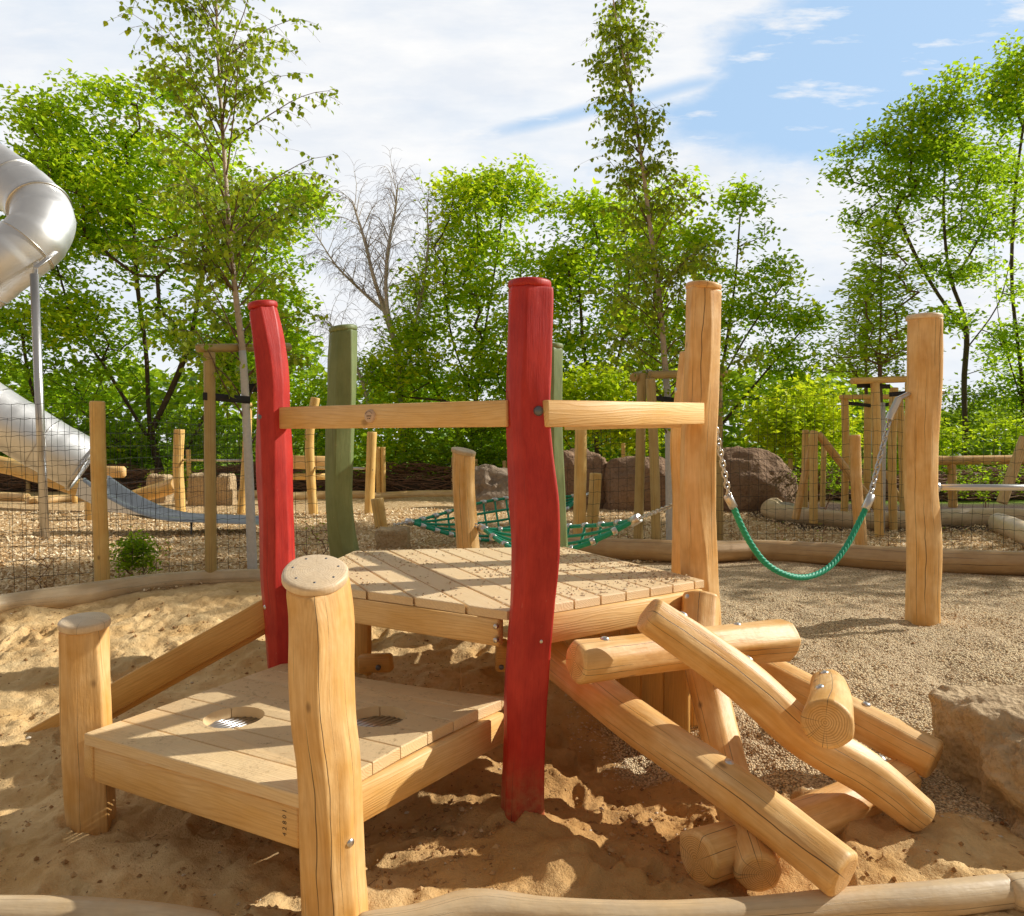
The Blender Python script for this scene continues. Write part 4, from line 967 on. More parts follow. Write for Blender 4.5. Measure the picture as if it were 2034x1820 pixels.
def tree(label, D, trunks, lobes, nclump, nleaf, size, leafm='leaf', bark='barkdark', depth=1.8, spread=.26, seed=0, group='trees behind the playground', name='tree', maxr=.22, seedr=.008, step=.45, vs=.5, tassel=.0, up=.5, cl=.5, bare=False, wobble=.06):
    nclump = int(nclump*1.25); rg = np.random.default_rng(seed+500); tg = lobe_pts(lobes, nclump, rg, D, depth)
    tk = [[P(u, v, D + (dd[0] if dd else 0)) for (u, v, *dd) in t] for t in trunks]
    tk[0][0][2] = .2; gr0 = tk[0][0].copy()
    for t in tk[1:]:
        pass
    pos, par, rad, tips = grow(tk, tg, seedr=seedr, maxr=maxr, step=step, seed=seed, wobble=wobble)
    t = thing(name, label, 'tree', (gr0[0], gr0[1], .3), group)
    b = MB(); wood_mesh(b, pos, par, rad, 6); obj('trunk', b, M[bark], t)
    if bare: tips = tips[::6]
    b = MB(); tp = pos[tips]; 
    cen = np.repeat(tp, nleaf, axis=0); off = rg.normal(0, 1, cen.shape)*spread; off[:, 2] *= vs
    off[:, 2] -= .25*np.linalg.norm(off[:, :2], axis=1)
    shade = np.repeat(rg.uniform(cl-.3, cl+.3, len(tp)), nleaf)
    leaves(b, cen+off, size, rg, 0, up, cbias=shade, droop=.5)
    if tassel:
        k = int(len(cen)*tassel); i = rg.choice(len(cen), k); leaves(b, (cen+off)[i], size*1.1, rg, 0, 0, asp=.25, cbias=np.full(k, .97), droop=4)
    obj('crown', b, M[leafm], t, smooth=False); return t

GAP[0] = -.32
tree('tall spreading maple behind the tube slide, largest crown at left', 18.5, [[(330, 960), (300, 860), (290, 700), (272, 560), (262, 400), (250, 300)], [(300, 860), (370, 700), (400, 560), (420, 420)], [(300, 880), (215, 740), (150, 640), (110, 520)], [(345, 940), (410, 820), (480, 680), (540, 560)], [(310, 900), (200, 820), (90, 750), (10, 720)]],
     [(110, 235, 55, 45), (195, 205, 45, 55), (165, 300, 95, 65), (270, 235, 75, 60), (330, 170, 40, 35), (250, 350, 130, 90), (120, 400, 110, 80), (400, 330, 90, 80), (340, 460, 150, 110), (540, 410, 85, 50), (590, 380, 40, 30), (510, 500, 90, 70), (180, 520, 110, 90), (560, 620, 60, 60), (520, 720, 90, 100), (200, 640, 100, 60), (60, 560, 70, 80), (400, 640, 90, 70)],
     900, 42, .155, seed=1, depth=2.4, tassel=.05, spread=.29, cl=.55, maxr=.2)
GAP[0] = -.2
tree('broad dark-limbed tree at the left edge behind the slide', 18.5, [[(120, 970), (90, 860), (60, 760), (40, 640)], [(120, 900), (160, 800), (200, 720)]],
     [(20, 330, 70, 50), (70, 340, 60, 50), (40, 450, 90, 90), (60, 620, 120, 70), (40, 760, 110, 60), (190, 760, 110, 60), (110, 850, 110, 60), (230, 850, 60, 60), (-40, 560, 80, 200)], 300, 42, .17, 'leaf', seed=2, depth=2., cl=.4)
def bare_birch(label, D, limbs, seed):
    rg = np.random.default_rng(seed); r0 = P(limbs[0][0][0][0], 960, D); r0[2] = .2
    t = thing('tree', label, 'tree', (r0[0], r0[1], .3), 'trees behind the playground'); b = MB()
    for li, (px, ra, rb) in enumerate(limbs):
        pts = [P(u, v, D+rg.uniform(-.2, .2)) for u, v in px]
        if li == 0: pts[0][2] = .2
        p, r, tt = resample(pts, np.linspace(ra, rb, len(pts)), .15); tube(b, p, r, 7)
        for i in range(int(len(p)*.25) if li else int(len(p)*.4), len(p)):
            for w in range(2):
                a = rg.uniform(0, 2*PI); el = R(rg.uniform(20, 60)); T = norm(p[min(i+1, len(p)-1)]-p[i-1])
                d = norm(np.array([math.cos(a)*math.cos(el), .5*math.sin(a)*math.cos(el), math.sin(el)])+T*.6); L_ = rg.uniform(.5, 1.5)*(1-.3*i/len(p)); q = [p[i]]; n = 7
                for j in range(n): d = norm(d+rg.normal(0, .09, 3)+np.array([0, 0, -.05*j])); q.append(q[-1]+d*L_/n)
                tube(b, q, np.linspace(min(r[i]*.5, .012), .003, n+1), 4, caps=False)
                for j in range(2, n+1):
                    for m_ in range(2):
                        dv = norm(d*.6+rg.normal(0, .55, 3)); qq = [q[j]]; tl = rg.uniform(.15, .55)
                        for x_ in range(4): dv = norm(dv+np.array([0, 0, -.28])); qq.append(qq[-1]+dv*tl/4)
                        tube(b, qq, np.linspace(.0035, .0018, 5), 3, caps=False, mat=1)
    obj('trunk', b, [M['barkpale'], M['bark']], t)
bare_birch('slender bare-twigged birch with pale trunks right of the tall maple', 18.2, [([(800, 950), (797, 800), (788, 700), (765, 620), (745, 560), (722, 470), (700, 400)], .10, .02), ([(788, 700), (768, 600), (770, 500), (785, 420), (790, 370)], .06, .014), ([(765, 620), (715, 575), (670, 530), (630, 470)], .045, .012), ([(740, 900), (720, 760), (690, 700), (655, 640)], .05, .012), ([(800, 740), (830, 620), (850, 500), (848, 400)], .045, .012)], 3)
tree('upright full-leaved tree directly behind the green rear post', 18.5, [[(930, 940), (945, 800), (960, 680), (985, 520), (1000, 400)], [(945, 800), (900, 680), (880, 560)], [(950, 780), (1010, 640), (1040, 520)], [(930, 900), (860, 760), (830, 640)]],
     [(1005, 345, 38, 30), (1045, 380, 28, 35), (965, 375, 35, 30), (905, 390, 55, 40), (960, 430, 85, 55), (900, 480, 60, 50), (980, 520, 85, 55), (870, 560, 75, 45), (950, 610, 95, 55), (840, 640, 65, 40), (1000, 680, 80, 60), (900, 720, 110, 55), (820, 770, 80, 50), (960, 800, 100, 60), (760, 740, 50, 45)],
     460, 46, .14, seed=4, depth=1.7, tassel=.10, cl=.68, vs=.6)
tree('rounded airy tree behind the centre red post', 17.5, [[(1190, 950), (1180, 820), (1160, 700), (1150, 560), (1140, 470)], [(1180, 820), (1100, 700), (1090, 560)], [(1190, 860), (1230, 700), (1250, 560), (1240, 460)]],
     [(1130, 430, 60, 45), (1190, 430, 60, 45), (1110, 500, 55, 50), (1190, 520, 90, 60), (1100, 590, 60, 50), (1200, 620, 100, 60), (1120, 690, 70, 60), (1230, 720, 80, 60), (1150, 780, 90, 50), (1075, 760, 50, 60)],
     360, 34, .15, seed=5, depth=1.7, cl=.62, vs=.6)
tree('yellow-green tree behind the tall birch at centre', 19, [[(1290, 950), (1290, 800), (1300, 600), (1300, 450)], [(1290, 820), (1340, 640), (1360, 500)]],
     [(1290, 400, 70, 55), (1350, 390, 50, 50), (1260, 480, 70, 60), (1340, 500, 80, 60), (1290, 600, 100, 70), (1380, 620, 60, 70), (1330, 720, 100, 60)], 280, 32, .15, seed=6, depth=1.6, cl=.75, tassel=.1)
GAP[0] = -.3
tree('layered tree right of the corner post with gaps of sky', 18.5, [[(1420, 950), (1415, 820), (1440, 700), (1460, 560), (1470, 430)], [(1430, 760), (1500, 640), (1560, 560)], [(1420, 860), (1520, 740), (1590, 660)]],
     [(1475, 390, 35, 35), (1440, 425, 45, 40), (1475, 440, 50, 50), (1470, 490, 60, 50), (1510, 450, 42, 32), (1400, 470, 45, 45), (1460, 520, 75, 42), (1540, 540, 40, 35), (1430, 600, 75, 45), (1530, 625, 75, 38), (1595, 625, 40, 30), (1480, 700, 90, 45), (1590, 710, 55, 35), (1540, 760, 90, 40), (1410, 760, 60, 60)],
     340, 38, .14, seed=7, depth=1.5, cl=.58, spread=.24)
GAP[0] = -.02
tree('big open-crowned tree at right with dark leaning trunk', 19.5, [[(1925, 960), (1915, 760), (1918, 640), (1890, 560), (1875, 440), (1880, 300), (1895, 200)], [(1918, 660), (1860, 580), (1820, 510), (1780, 420)], [(1895, 560), (1960, 440), (1990, 330)], [(1915, 700), (1985, 600), (2010, 500)]],
     [(1900, 170, 40, 30), (1850, 205, 50, 30), (1790, 250, 60, 28), (1900, 250, 65, 45), (1750, 300, 60, 28), (1830, 310, 80, 38), (1700, 290, 40, 20), (1690, 350, 45, 22), (1780, 370, 60, 28), (1900, 360, 80, 50), (1745, 425, 55, 25), (1830, 440, 60, 30), (1950, 440, 70, 50), (1870, 530, 50, 30), (1960, 560, 70, 50), (1880, 640, 70, 50), (1970, 690, 70, 60)],
     470, 46, .135, seed=8, depth=1.7, cl=.5, spread=.24, tassel=.02)
tree('leafy tree at the right edge with vine-hung stems', 20.5, [[(2040, 960), (2030, 760), (2010, 560), (2020, 350), (2040, 200)], [(2030, 800), (1985, 640), (1975, 480)]],
     [(2010, 130, 45, 50), (2060, 100, 60, 60), (1985, 200, 45, 40), (2040, 240, 70, 60), (1990, 310, 50, 50), (2050, 380, 70, 70), (2000, 460, 50, 50), (2050, 560, 70, 80), (2020, 700, 60, 80), (2060, 820, 70, 80)], 360, 44, .14, seed=9, depth=1.6, cl=.55)
GAP[0] = -.20
def hornbeam(label, u, vt, vb, D, wmax, seed):
    rg = np.random.default_rng(seed); tk = [[P(u, 1005, D), P(u+3, 870, D), P(u-2, 760, D), P(u, (vt+vb)/2, D), P(u, vt, D)]]; tk[0][0][2] = .25
    tg = []
    for i in range(180):
        s = rg.random()**.75; v = vt + (vb-vt)*s; w = wmax*(.12+.88*s**.8)*rg.uniform(.2, 1); a = rg.uniform(0, 2*PI)
        q = P(u, v, D) + np.array([math.cos(a), math.sin(a), 0])*w/F*D + np.array([0, 0, .25*w/F*D]); tg.append(q)
    pos, par, rad, tips = grow(tk, tg, seedr=.004, maxr=.045, step=.25, seed=seed, up=.9)
    t = thing('young_hornbeam', label, 'tree', (tk[0][0][0], tk[0][0][1], .3), 'young staked trees'); b = MB(); wood_mesh(b, pos, par, rad, 6); obj('trunk', b, M['bark'], t)
    b = MB(); tube(b, [tk[0][0], tk[0][1], P(u+1, 800, D)], [.048, .046, .042], 10); obj('painted_lower_trunk', b, M['barkwhite'], t)
    b = MB(); cen = np.repeat(pos[tips], 15, axis=0); off = rg.normal(0, 1, cen.shape)*.12; off[:, 2] *= .25; leaves(b, cen+off, .085, rg, 0, 1.2, cbias=np.full(len(cen), .55)); obj('crown', b, M['leaf'], t, smooth=False)
hornbeam('young layered hornbeam inside the near stake frame at right', 1750, 440, 735, 9.6, 105, 31)
hornbeam('second young hornbeam in the farther stake frame at right', 1722, 520, 770, 11.2, 90, 32)

# shrubs and hedge masses low behind the brushwood
def shrub(label, D, lobes, n, nleaf, size, leafm, seed, group='shrubs behind the brushwood', name='shrub', depth=.9, spread=.22, cl=.5, ntr=4, bark='barkdark', zb=.28):
    rg = np.random.default_rng(seed+900); tg = lobe_pts(lobes, n, rg, D, depth); tg[:, 2] = np.maximum(tg[:, 2], zb+.05)
    cx = np.mean([l[0] for l in lobes]); r0 = P(cx, 960, D); r0[2] = zb
    tk = [[r0 + np.array([rg.normal(0, .1), rg.normal(0, .1), 0]), r0+np.array([rg.normal(0, .35), rg.normal(0, .2), .5])] for i in range(ntr)]
    pos, par, rad, tips = grow(tk, tg, seedr=.004, maxr=.05, step=.3, seed=seed)
    t = thing(name, label, 'shrub', (r0[0], r0[1], zb), group); b = MB(); wood_mesh(b, pos, par, rad, 5); obj('stems', b, M[bark], t)
    b = MB(); cen = np.repeat(pos[tips], nleaf, axis=0); off = rg.normal(0, 1, cen.shape)*spread; off[:, 2] *= .7
    leaves(b, cen+off, size, rg, 0, .5, cbias=np.repeat(rg.uniform(cl-.3, cl+.3, len(tips)), nleaf)); obj('foliage', b, M[leafm], t, smooth=False); return t
SH = [('dark low shrub behind the slide outlet', 19, [(330, 880, 110, 70), (230, 900, 90, 50)], 'leafdark', .4),
      ('dense dark shrub behind the leaning red post', 18.5, [(470, 860, 100, 80), (560, 880, 80, 60)], 'leafdark', .45),
      ('green shrub between the red and green rear posts', 18, [(640, 820, 50, 90), (620, 890, 70, 60)], 'leaf', .5),
      ('bushy green shrub under the left rail', 17.5, [(760, 860, 80, 70), (700, 900, 60, 50), (800, 700, 40, 50)], 'leaf', .6),
      ('broad shrub mass left of the centre red post', 17.8, [(890, 870, 90, 80), (980, 880, 70, 70)], 'leafdark', .5),
      ('bright lime shrub right of the centre red post', 15.5, [(1160, 790, 60, 60), (1230, 800, 60, 70), (1110, 830, 40, 60)], 'leafyellow', .5),
      ('bright shrub behind the big boulders', 16, [(1330, 830, 80, 80), (1260, 870, 60, 60)], 'leafyellow', .35),
      ('lime-green shrub right of the corner post', 14.5, [(1470, 820, 60, 60), (1540, 850, 60, 55)], 'leafyellow', .5),
      ('sunlit lime shrub beside the staked hornbeams', 14.8, [(1620, 800, 50, 45), (1600, 860, 60, 50), (1655, 860, 40, 60)], 'leafyellow', .75),
      ('mid-green hedge behind the hornbeam frames', 19, [(1700, 830, 70, 60), (1790, 850, 70, 60), (1740, 900, 80, 50)], 'leaf', .5),
      ('bright undergrowth behind the rail at far right', 18.5, [(1900, 880, 60, 60), (1980, 890, 60, 50), (2040, 880, 40, 60)], 'leafyellow', .45),
      ('dark hedge behind the rail at far right', 21, [(1880, 820, 60, 70), (1960, 820, 60, 70), (2040, 800, 60, 90)], 'leafdark', .5)]
for i, (lb, D, lo, lm, cl) in enumerate(SH): shrub(lb, D, lo, 90, 46, .13, lm, i, cl=cl, spread=.24)
# far wood, one mass beyond the countable trees
rg = np.random.default_rng(77); b = MB(); fw = []
for i in range(19000):
    u = rg.uniform(-300, 2350); D = rg.uniform(23, 30); v = rg.uniform((700 if u < 640 else 775) + 40*math.sin(u/140.) + 22*math.sin(u/47.), 935); q = P(u, v, D); fw.append(q)
leaves(b, np.array(fw), .42, rg, 0, .3); o = obj('far_wood', b, M['leafdark'], loc=(0, 26, .3), smooth=False); tagp(o, 'dark mass of woodland behind the individual trees', 'woodland', kind='stuff')

# small plants
def bushlet(label, u, v, D, w, h, n, size, seed, leafy=True, name='small_shrub', cl=.35):
    rg = np.random.default_rng(seed); r0 = PZ(u, v, H(*P(u, v, D)[:2]) if D < 8 else .3); r0 = P(u, v, D); r0[2] = H(r0[0], r0[1]) - .02
    tg = [r0 + np.array([rg.normal(0, .4)*w, rg.normal(0, .3)*w, h*rg.uniform(.35, 1)]) for i in range(n)]
    tk = [[r0+rg.normal(0, .02, 3)*[1, 1, 0], r0+np.array([rg.normal(0, .05), rg.normal(0, .05), h*.25])] for i in range(5)]
    pos, par, rad, tips = grow(tk, tg, seedr=.0018, maxr=.008, step=.08, seed=seed, up=1.2)
    t = thing(name, label, 'shrub', r0, 'small newly planted shrubs'); b = MB(); wood_mesh(b, pos, par, rad, 4); obj('stems', b, M['twig'], t)
    if leafy:
        b = MB(); cen = np.repeat(pos[tips], leafy, axis=0); off = rg.normal(0, 1, cen.shape)*.035; leaves(b, cen+off, size, rg, 0, .6, cbias=np.full(len(cen), cl)); obj('foliage', b, M['leaf'], t, smooth=False)
bushlet('small green shrub behind the log at left beside the fence post', 276, 1150, 6.4, .24, .36, 120, .036, 1, 16, cl=.35)
bushlet('bare twiggy shrub behind the log at the far left', 95, 1180, 6.0, .26, .34, 26, .02, 2, 0)
bushlet('budding twiggy shrub between the leaning red and green posts', 628, 1130, 6.9, .25, .42, 50, .022, 3, 2)
for i, (u, v, D) in enumerate(((1560, 1082, 7.6), (1640, 1086, 7.6), (1250, 1080, 8.0), (1180, 1075, 8.2), (1760, 1095, 7.5), (1900, 1085, 7.6))):
    bushlet(('sparse twiggy plant behind the log left of the slack rope', 'sparse twiggy plant behind the log under the slack rope', 'twiggy plant behind the hammock chain', 'thin reed-like plant behind the near hammock', 'bare stems left of the tall gravel post', 'bare stems right of the tall gravel post')[i], u, v, D, .16, .36, 14, .02, 10+i, 1 if i != 4 else 0)
bushlet('small green bush behind the slide outlet beside the lying log', 345, 975, 15, .5, .6, 70, .07, 21, 10, cl=.6)
bushlet('round dark bush behind the crossing poles at right', 1640, 985, 12.5, .8, 1.0, 90, .06, 22, 12)
bushlet('leafy bush under the wooden rail at far right', 1960, 985, 12.5, .9, .8, 90, .06, 23, 12)

# birches in the stake frames
def birch(label, trunk, D, r0, spans, nb, lp, seed, leafsz=.044, leafm='leafbirch', whitev=700):
    rg = np.random.default_rng(seed); pts = [P(u, v, D) for u, v in trunk]; pts[0][2] = .2
    tp, tr, tt = resample(pts, np.linspace(r0, .006, len(pts)), .12); Lt = tt[-1]
    t = thing('young_birch', label, 'tree', (pts[0][0], pts[0][1], .3), 'young staked birches')
    b = MB(); zc = P(0, whitev, D)[2]; k = int(np.argmin(np.abs(tp[:, 2]-zc)))
    wv = lambda th, s: 1 + .06*np.sin(3*th + s*4)
    tube(b, tp[:k+1], tr[:k+1]*1.06, 12, prof=wv); pt = obj('painted_lower_trunk', b, M['barkwhite'], t)
    b = MB(); tube(b, tp[k-1:], tr[k-1:], 10)
    lpts = []; ldirs = []
    for i in range(nb):
        s = rg.uniform(0, 1); i0 = int((.22+.76*s**.9)*(len(tp)-1)); v_here = 910 - (tp[i0][2]-1.5)/D*F
        a = rg.uniform(0, 2*PI); el = R(rg.uniform(42, 68)); reach = np.interp(s, [0, .35, .7, 1], spans)*rg.uniform(.55, 1.1)
        d = np.array([math.cos(a)*math.cos(el), math.sin(a)*math.cos(el), math.sin(el)]); L = reach/math.cos(el)*.62
        q = [tp[i0]]; n = 9; dd = d.copy()
        for j in range(n):
            dd = norm(dd + np.array([math.cos(a), math.sin(a), 0])*.05 + rg.normal(0, .07, 3) + np.array([0, 0, -.014*j])); q.append(q[-1] + dd*L/n)
        rb = min(tr[i0]*.6, .011)*.8; tube(b, q, np.linspace(rb, .0016, len(q)), 5, caps=False, mat=1)
        for j in range(2, n+1):
            for w in range(3 if j < n else 4):
                a2 = rg.uniform(0, 2*PI); tl = rg.uniform(.12, .32); dv = norm(dd*.5+np.array([math.cos(a2), math.sin(a2), rg.uniform(-.5, .35)])); qq = [q[j]]
                for m_ in range(4): dv = norm(dv+np.array([0, 0, -.16])); qq.append(qq[-1]+dv*tl/4)
                tube(b, qq, np.linspace(.0016, .0008, 5), 3, caps=False, mat=1)
                for m_ in range(lp):
                    e = rg.uniform(.1, 1)*4; k0 = min(3, int(e)); lpts.append(qq[k0]+(qq[k0+1]-qq[k0])*(e-k0)+rg.normal(0, .008, 3)); ldirs.append(dv*.5+np.array([0, 0, -.9]))
    obj('trunk', b, [M['barkbirch'], M['bark']], t)
    b = MB(); leaves(b, np.array(lpts), leafsz, rg, 0, -.1, asp=.85, droop=.6, ldir=np.array(ldirs), shape='ovate'); obj('crown', b, M[leafm], t, smooth=False)
birch('tall young birch with whitened lower trunk behind the leaning red post', [(503, 1160), (497, 1000), (490, 850), (482, 700), (470, 600), (457, 480), (447, 330), (437, 180), (430, 20), (424, -140)], 6.4, .040, [.75, .85, .9, .6], 74, 4, 41, whitev=690)
birch('tall young birch with slim dark crown behind the right corner post', [(1332, 1110), (1330, 950), (1326, 800), (1319, 700), (1306, 560), (1290, 440), (1272, 300), (1252, 180), (1228, 60), (1212, -40)], 7.8, .043, [.85, .62, .40, .15], 66, 4, 42, leafsz=.046, whitev=745)

# ------------------------------------------------------------------ brushwood fence
def brush(label, path, hgt, dep, n, seed, stakes):
    rg = np.random.default_rng(seed); path = np.array(path); d = np.concatenate([[0], np.cumsum(np.linalg.norm(np.diff(path, axis=0), axis=1))]); L = d[-1]
    t = thing('brushwood_fence', label, 'brush fence', (*path.mean(0)[:2], .3)); b = MB()
    at = lambda s: np.array([np.interp(s, d, path[:, i]) for i in range(3)])
    for i in range(n):
        s = rg.uniform(0, L); c = at(s); tdir = norm(at(min(L, s+.1))-at(max(0, s-.1))); ln = rg.uniform(.3, .9); z = .3+hgt*rg.uniform(0, 1)**.8*(1+.2*math.sin(s*1.7)); c = c+np.array([0, rg.normal(0, dep*.4), 0]); c[2] = z
        dv = norm(tdir+rg.normal(0, .22, 3)*[1, 1, .8]); m_ = rg.normal(0, .04, 3); tube(b, [c-dv*ln/2, c+m_, c+dv*ln/2], [rg.uniform(.006, .016), .009, .004], 4, caps=False)
    obj('twig_pile', b, M['twig'], t)
    b2 = MB(); 
    pp = [at(s)+np.array([0, 0, 0]) for s in np.linspace(0, L, 20)]
    for q in pp: q[2] = .25+hgt*.35
    tube(b2, pp, hgt*.30, 10); obj('packed_core', b2, M['barkdark'], t)
    for (u, v) in stakes:
        D = np.interp(u, [-200, 2200], [path[0][1], path[-1][1]]); q = P(u, v, D-.25); b = MB(); log(b, [[q[0], q[1], .2], q], [.05, .045], int(u), flat=.4, step=.1, seg=16); obj('stake', b, M['logpale'], t)
brush('long brushwood hedge of piled brown twigs across the back', [P(-200, 900, 17.6), P(300, 900, 17.6), P(800, 900, 17.4), P(1060, 900, 17.2)], .55, .5, 2600, 1, ((55, 940), (302, 935), (660, 940), (900, 908), (945, 912), (1002, 915)))
brush('dark brushwood hedge at right behind the crossing poles', [P(1540, 900, 15), P(1800, 900, 15), P(2150, 900, 15)], .55, .5, 1500, 2, ((1570, 900),))

# ------------------------------------------------------------------ far playground timber
def zlog(name, label, pts, rs, seed, cat='log', mat='logfar', group=None, cap=False):
    b = MB(); log(b, pts, rs, seed, flat=.5, step=.08, seg=26, rnd=.02); pts = np.array(pts); o = obj(name, b, M[mat], loc=(pts[:, 0].mean(), pts[:, 1].mean(), .3)); tagp(o, label, cat, group); return o
FB = 'low logs edging the wood chips at the back'
for i, (a, c, lb) in enumerate((((-80, 988), (55, 989), 'pale low log at the far left edge of the chips'), ((55, 996), (330, 984), 'low border log behind the slide outlet'), ((340, 984), (560, 984), 'low border log behind the stone blocks'), ((560, 988), (730, 984), 'low border log behind the leaning posts'), ((740, 988), (905, 983), 'low border log in front of the brushwood'), ((905, 983), (1070, 980), 'low border log behind the short hammock post'))):
    zlog('border_log', lb, [PZ(*a, .38), PZ((a[0]+c[0])/2, (a[1]+c[1])/2-1, .38), PZ(*c, .38)], [.09, .10, .09], 80+i, 'border log', 'logpale', FB)
def fpost(name, label, px, w, D, seed, group=None, mat='logfar', cat='wooden post'):
    return lone_post(name, label, px, [w]*len(px), D, seed, mat=mat, group=group, cat=cat, flat=.5, seg=26, step=.08)
GP = 'peeled posts standing in the wood chips'
fpost('wooden_post', 'peeled post left of the stake frame behind the slide', [(356, 853), (354, 930), (358, 1005)], 19, 12.5, 90, GP)
fpost('wooden_post', 'thin post behind the bar next to the first stone block', [(374, 893), (376, 985)], 9, 15, 91, GP)
fpost('wooden_post', 'tall slanted post behind the white birch trunk', [(492, 800), (490, 900), (480, 1010)], 17, 12.2, 92, GP)
fpost('wooden_post', 'tall leaning post between the red and green rear posts', [(627, 790), (616, 850), (617, 940), (622, 1015)], 18, 12.0, 93, GP)
fpost('wooden_post', 'tall post right of the green rear post', [(739, 858), (736, 940), (733, 1020)], 19, 11.8, 94, GP)
fpost('wooden_post', 'left one of the thin post pair behind the stump', [(751, 888), (752, 975)], 9, 15, 95, GP)
fpost('wooden_post', 'right one of the thin post pair behind the stump', [(761, 888), (762, 975)], 9, 15, 96, GP)
fpost('wooden_post', 'dark split post just left of the green rear post', [(655, 888), (660, 1000)], 11, 10.5, 97, GP, 'logbrown')
fpost('leaning_stump', 'short leaning stump behind the square stone block', [(749, 990), (757, 1045)], 25, 9.8, 98, None)
fpost('wooden_post', 'short pale post in front of the brown boulders', [(1184, 940), (1180, 1000), (1176, 1035)], 24, 9.6, 99, GP)
fpost('wooden_post', 'thin post tops behind the middle boulder', [(1238, 880), (1238, 950)], 8, 15, 100, GP)
def metalbar(label, a, c, r=.02):
    b = MB(); tube(b, [a, c], r, 10); o = obj('steel_bar', b, M['steel'], loc=(a+c)/2); tagp(o, label, 'steel bar')
metalbar('thin steel bar between the peeled posts behind the slide outlet', P(358, 914, 12.5), P(486, 915, 12.2)); metalbar('thin steel bar beside the leaning post at left of the green post', P(620, 929, 12), P(735, 931, 11.8))
zlog('balance_beam', 'sloping thick log beam at the far left behind the slide', [P(-60, 912, 14), P(40, 932, 13.5), P(120, 958, 13.0), P(215, 986, 12.6)], [.16, .15, .14, .14], 101, 'balance beam')
fpost('wooden_post', 'stout support post beneath the sloping log beam', [(183, 968), (184, 1036)], 26, 11.3, 102, GP)
fpost('wooden_post', 'thin support post beneath the sloping log beam', [(147, 945), (149, 998)], 10, 14, 103, GP)
b = MB(); beam(b, P(200, 937, 12.5), P(250, 938, 12.5), w=.12, h=.19, bev=.04); o = obj('timber_block', b, M['plank'], loc=P(225, 937, 12.5)); tagp(o, 'horizontal timber block end showing behind the fence post', 'timber beam')
zlog('balance_log', 'pale lying log between the slide chute and the peeled post', [P(262, 988, 13), P(310, 976, 13), P(352, 962, 12.7)], [.11, .125, .12], 104, 'balance log')
# plank bench thing between posts
t = thing('plank_rail', 'shaped plank rail with a lower pole between the red and green rear posts', 'wooden rail', P(610, 920, 14))
b = MB(); beam(b, P(572, 918, 14), P(656, 920, 14), w=.08, h=.25, bev=.03); obj('top_plank', b, M['plank'], t)
b = MB(); tube(b, [P(575, 947, 14), P(656, 947, 14)], .06, 12); obj('lower_pole', b, M['logfar'], t)
b = MB(); tube(b, [P(574, 905, 14), P(574, 985, 14)], .05, 10); obj('upright', b, M['logfar'], t)

def rock(name, label, cen, rad, seed, mat, box=2.6, amp=.12, sub=5, cat='rock', rotz=0, group=None, cut_=0, freq=1.6):
    bm = bmesh.new(); bmesh.ops.create_cube(bm, size=2); bmesh.ops.subdivide_edges(bm, edges=bm.edges[:], cuts={4: 15, 5: 26, 6: 64}[sub], use_grid_fill=True)
    V = np.array([v.co[:] for v in bm.verts]); fs = [[v.index for v in f.verts] for f in bm.faces]; bm.free()
    V = V/((np.abs(V)**box).sum(1)**(1/box))[:, None]
    n = fbm(V[:, 0]*freq+seed*5.1, V[:, 1]*freq, V[:, 2]*freq, o=7 if sub == 6 else 5, g=.56); n2 = np.abs(fbm(V[:, 0]*2.5+seed, V[:, 1]*2.5+4, V[:, 2]*2.5, o=4))
    V = V*(1+amp*n[:, None]-amp*.4*n2[:, None])
    V = V*np.asarray(rad); c, s = math.cos(rotz), math.sin(rotz); V = np.stack([V[:, 0]*c-V[:, 1]*s, V[:, 0]*s+V[:, 1]*c, V[:, 2]], 1)
    b = MB(); b.add(V+np.asarray(cen), np.array(fs)); o = obj(name, b, M[mat], loc=cen); tagp(o, label, cat, group); return o
rock('stone_block', 'large rough sandstone block at the right edge beside the log ends', (2.48, 3.10, .04), (.60, .36, .385), 3, 'rock', 7, .085, 6, rotz=.05, freq=2.2, cat='stone')
rock('stone_block', 'squat square stone block behind the upper deck beside the leaning stump', (*PZ(781, 1098, .3)[:2], .38), (.17, .17, .19), 4, 'rock', 7, .06, 4, cat='stone')
rock('stone_block', 'wide sunlit stone block by the slide outlet posts', (*P(403, 970, 13.8)[:2], .56), (.215, .22, .34), 5, 'rock', 7, .05, 4, cat='stone', group='stone seats at the back')
rock('stone_block', 'round-topped stone block right of the wide sunlit one', (*P(449, 970, 13.9)[:2], .54), (.145, .16, .34), 6, 'rock', 7, .06, 4, cat='stone', group='stone seats at the back')
rock('stone_block', 'dark stone block under the lying log behind the slide', (*P(318, 970, 14.3)[:2], .50), (.20, .2, .36), 7, 'rock', 7, .06, 4, cat='stone', group='stone seats at the back')
BG = 'boulders at the back of the chips'
rock('boulder', 'low grey boulder behind the far hammock', (*P(1000, 1000, 13)[:2], .45), (.75, .5, .62), 8, 'boulderg', 2.5, .16, 5, rotz=.3, group=BG, cat='boulder')
rock('boulder', 'brown boulder right of the centre red post', (*P(1150, 1000, 13.4)[:2], .55), (.55, .5, .78), 9, 'boulder', 3, .10, 5, group=BG, cat='boulder')
rock('boulder', 'brown boulder behind the two stake posts', (*P(1285, 1000, 13)[:2], .55), (.78, .55, .68), 10, 'boulder', 2.7, .10, 5, group=BG, cat='boulder')
rock('boulder', 'largest brown boulder behind the left end of the slack rope', (*P(1470, 1000, 13)[:2], .55), (1.0, .6, .84), 11, 'boulder', 2.05, .10, 5, rotz=-.2, group=BG, cat='boulder')
rock('boulder', 'white stone at the foot of the largest boulder', (*P(1555, 1012, 12.2)[:2], .36), (.26, .16, .14), 13, 'boulderw', 2.5, .1, 4, group=BG, cat='stone')
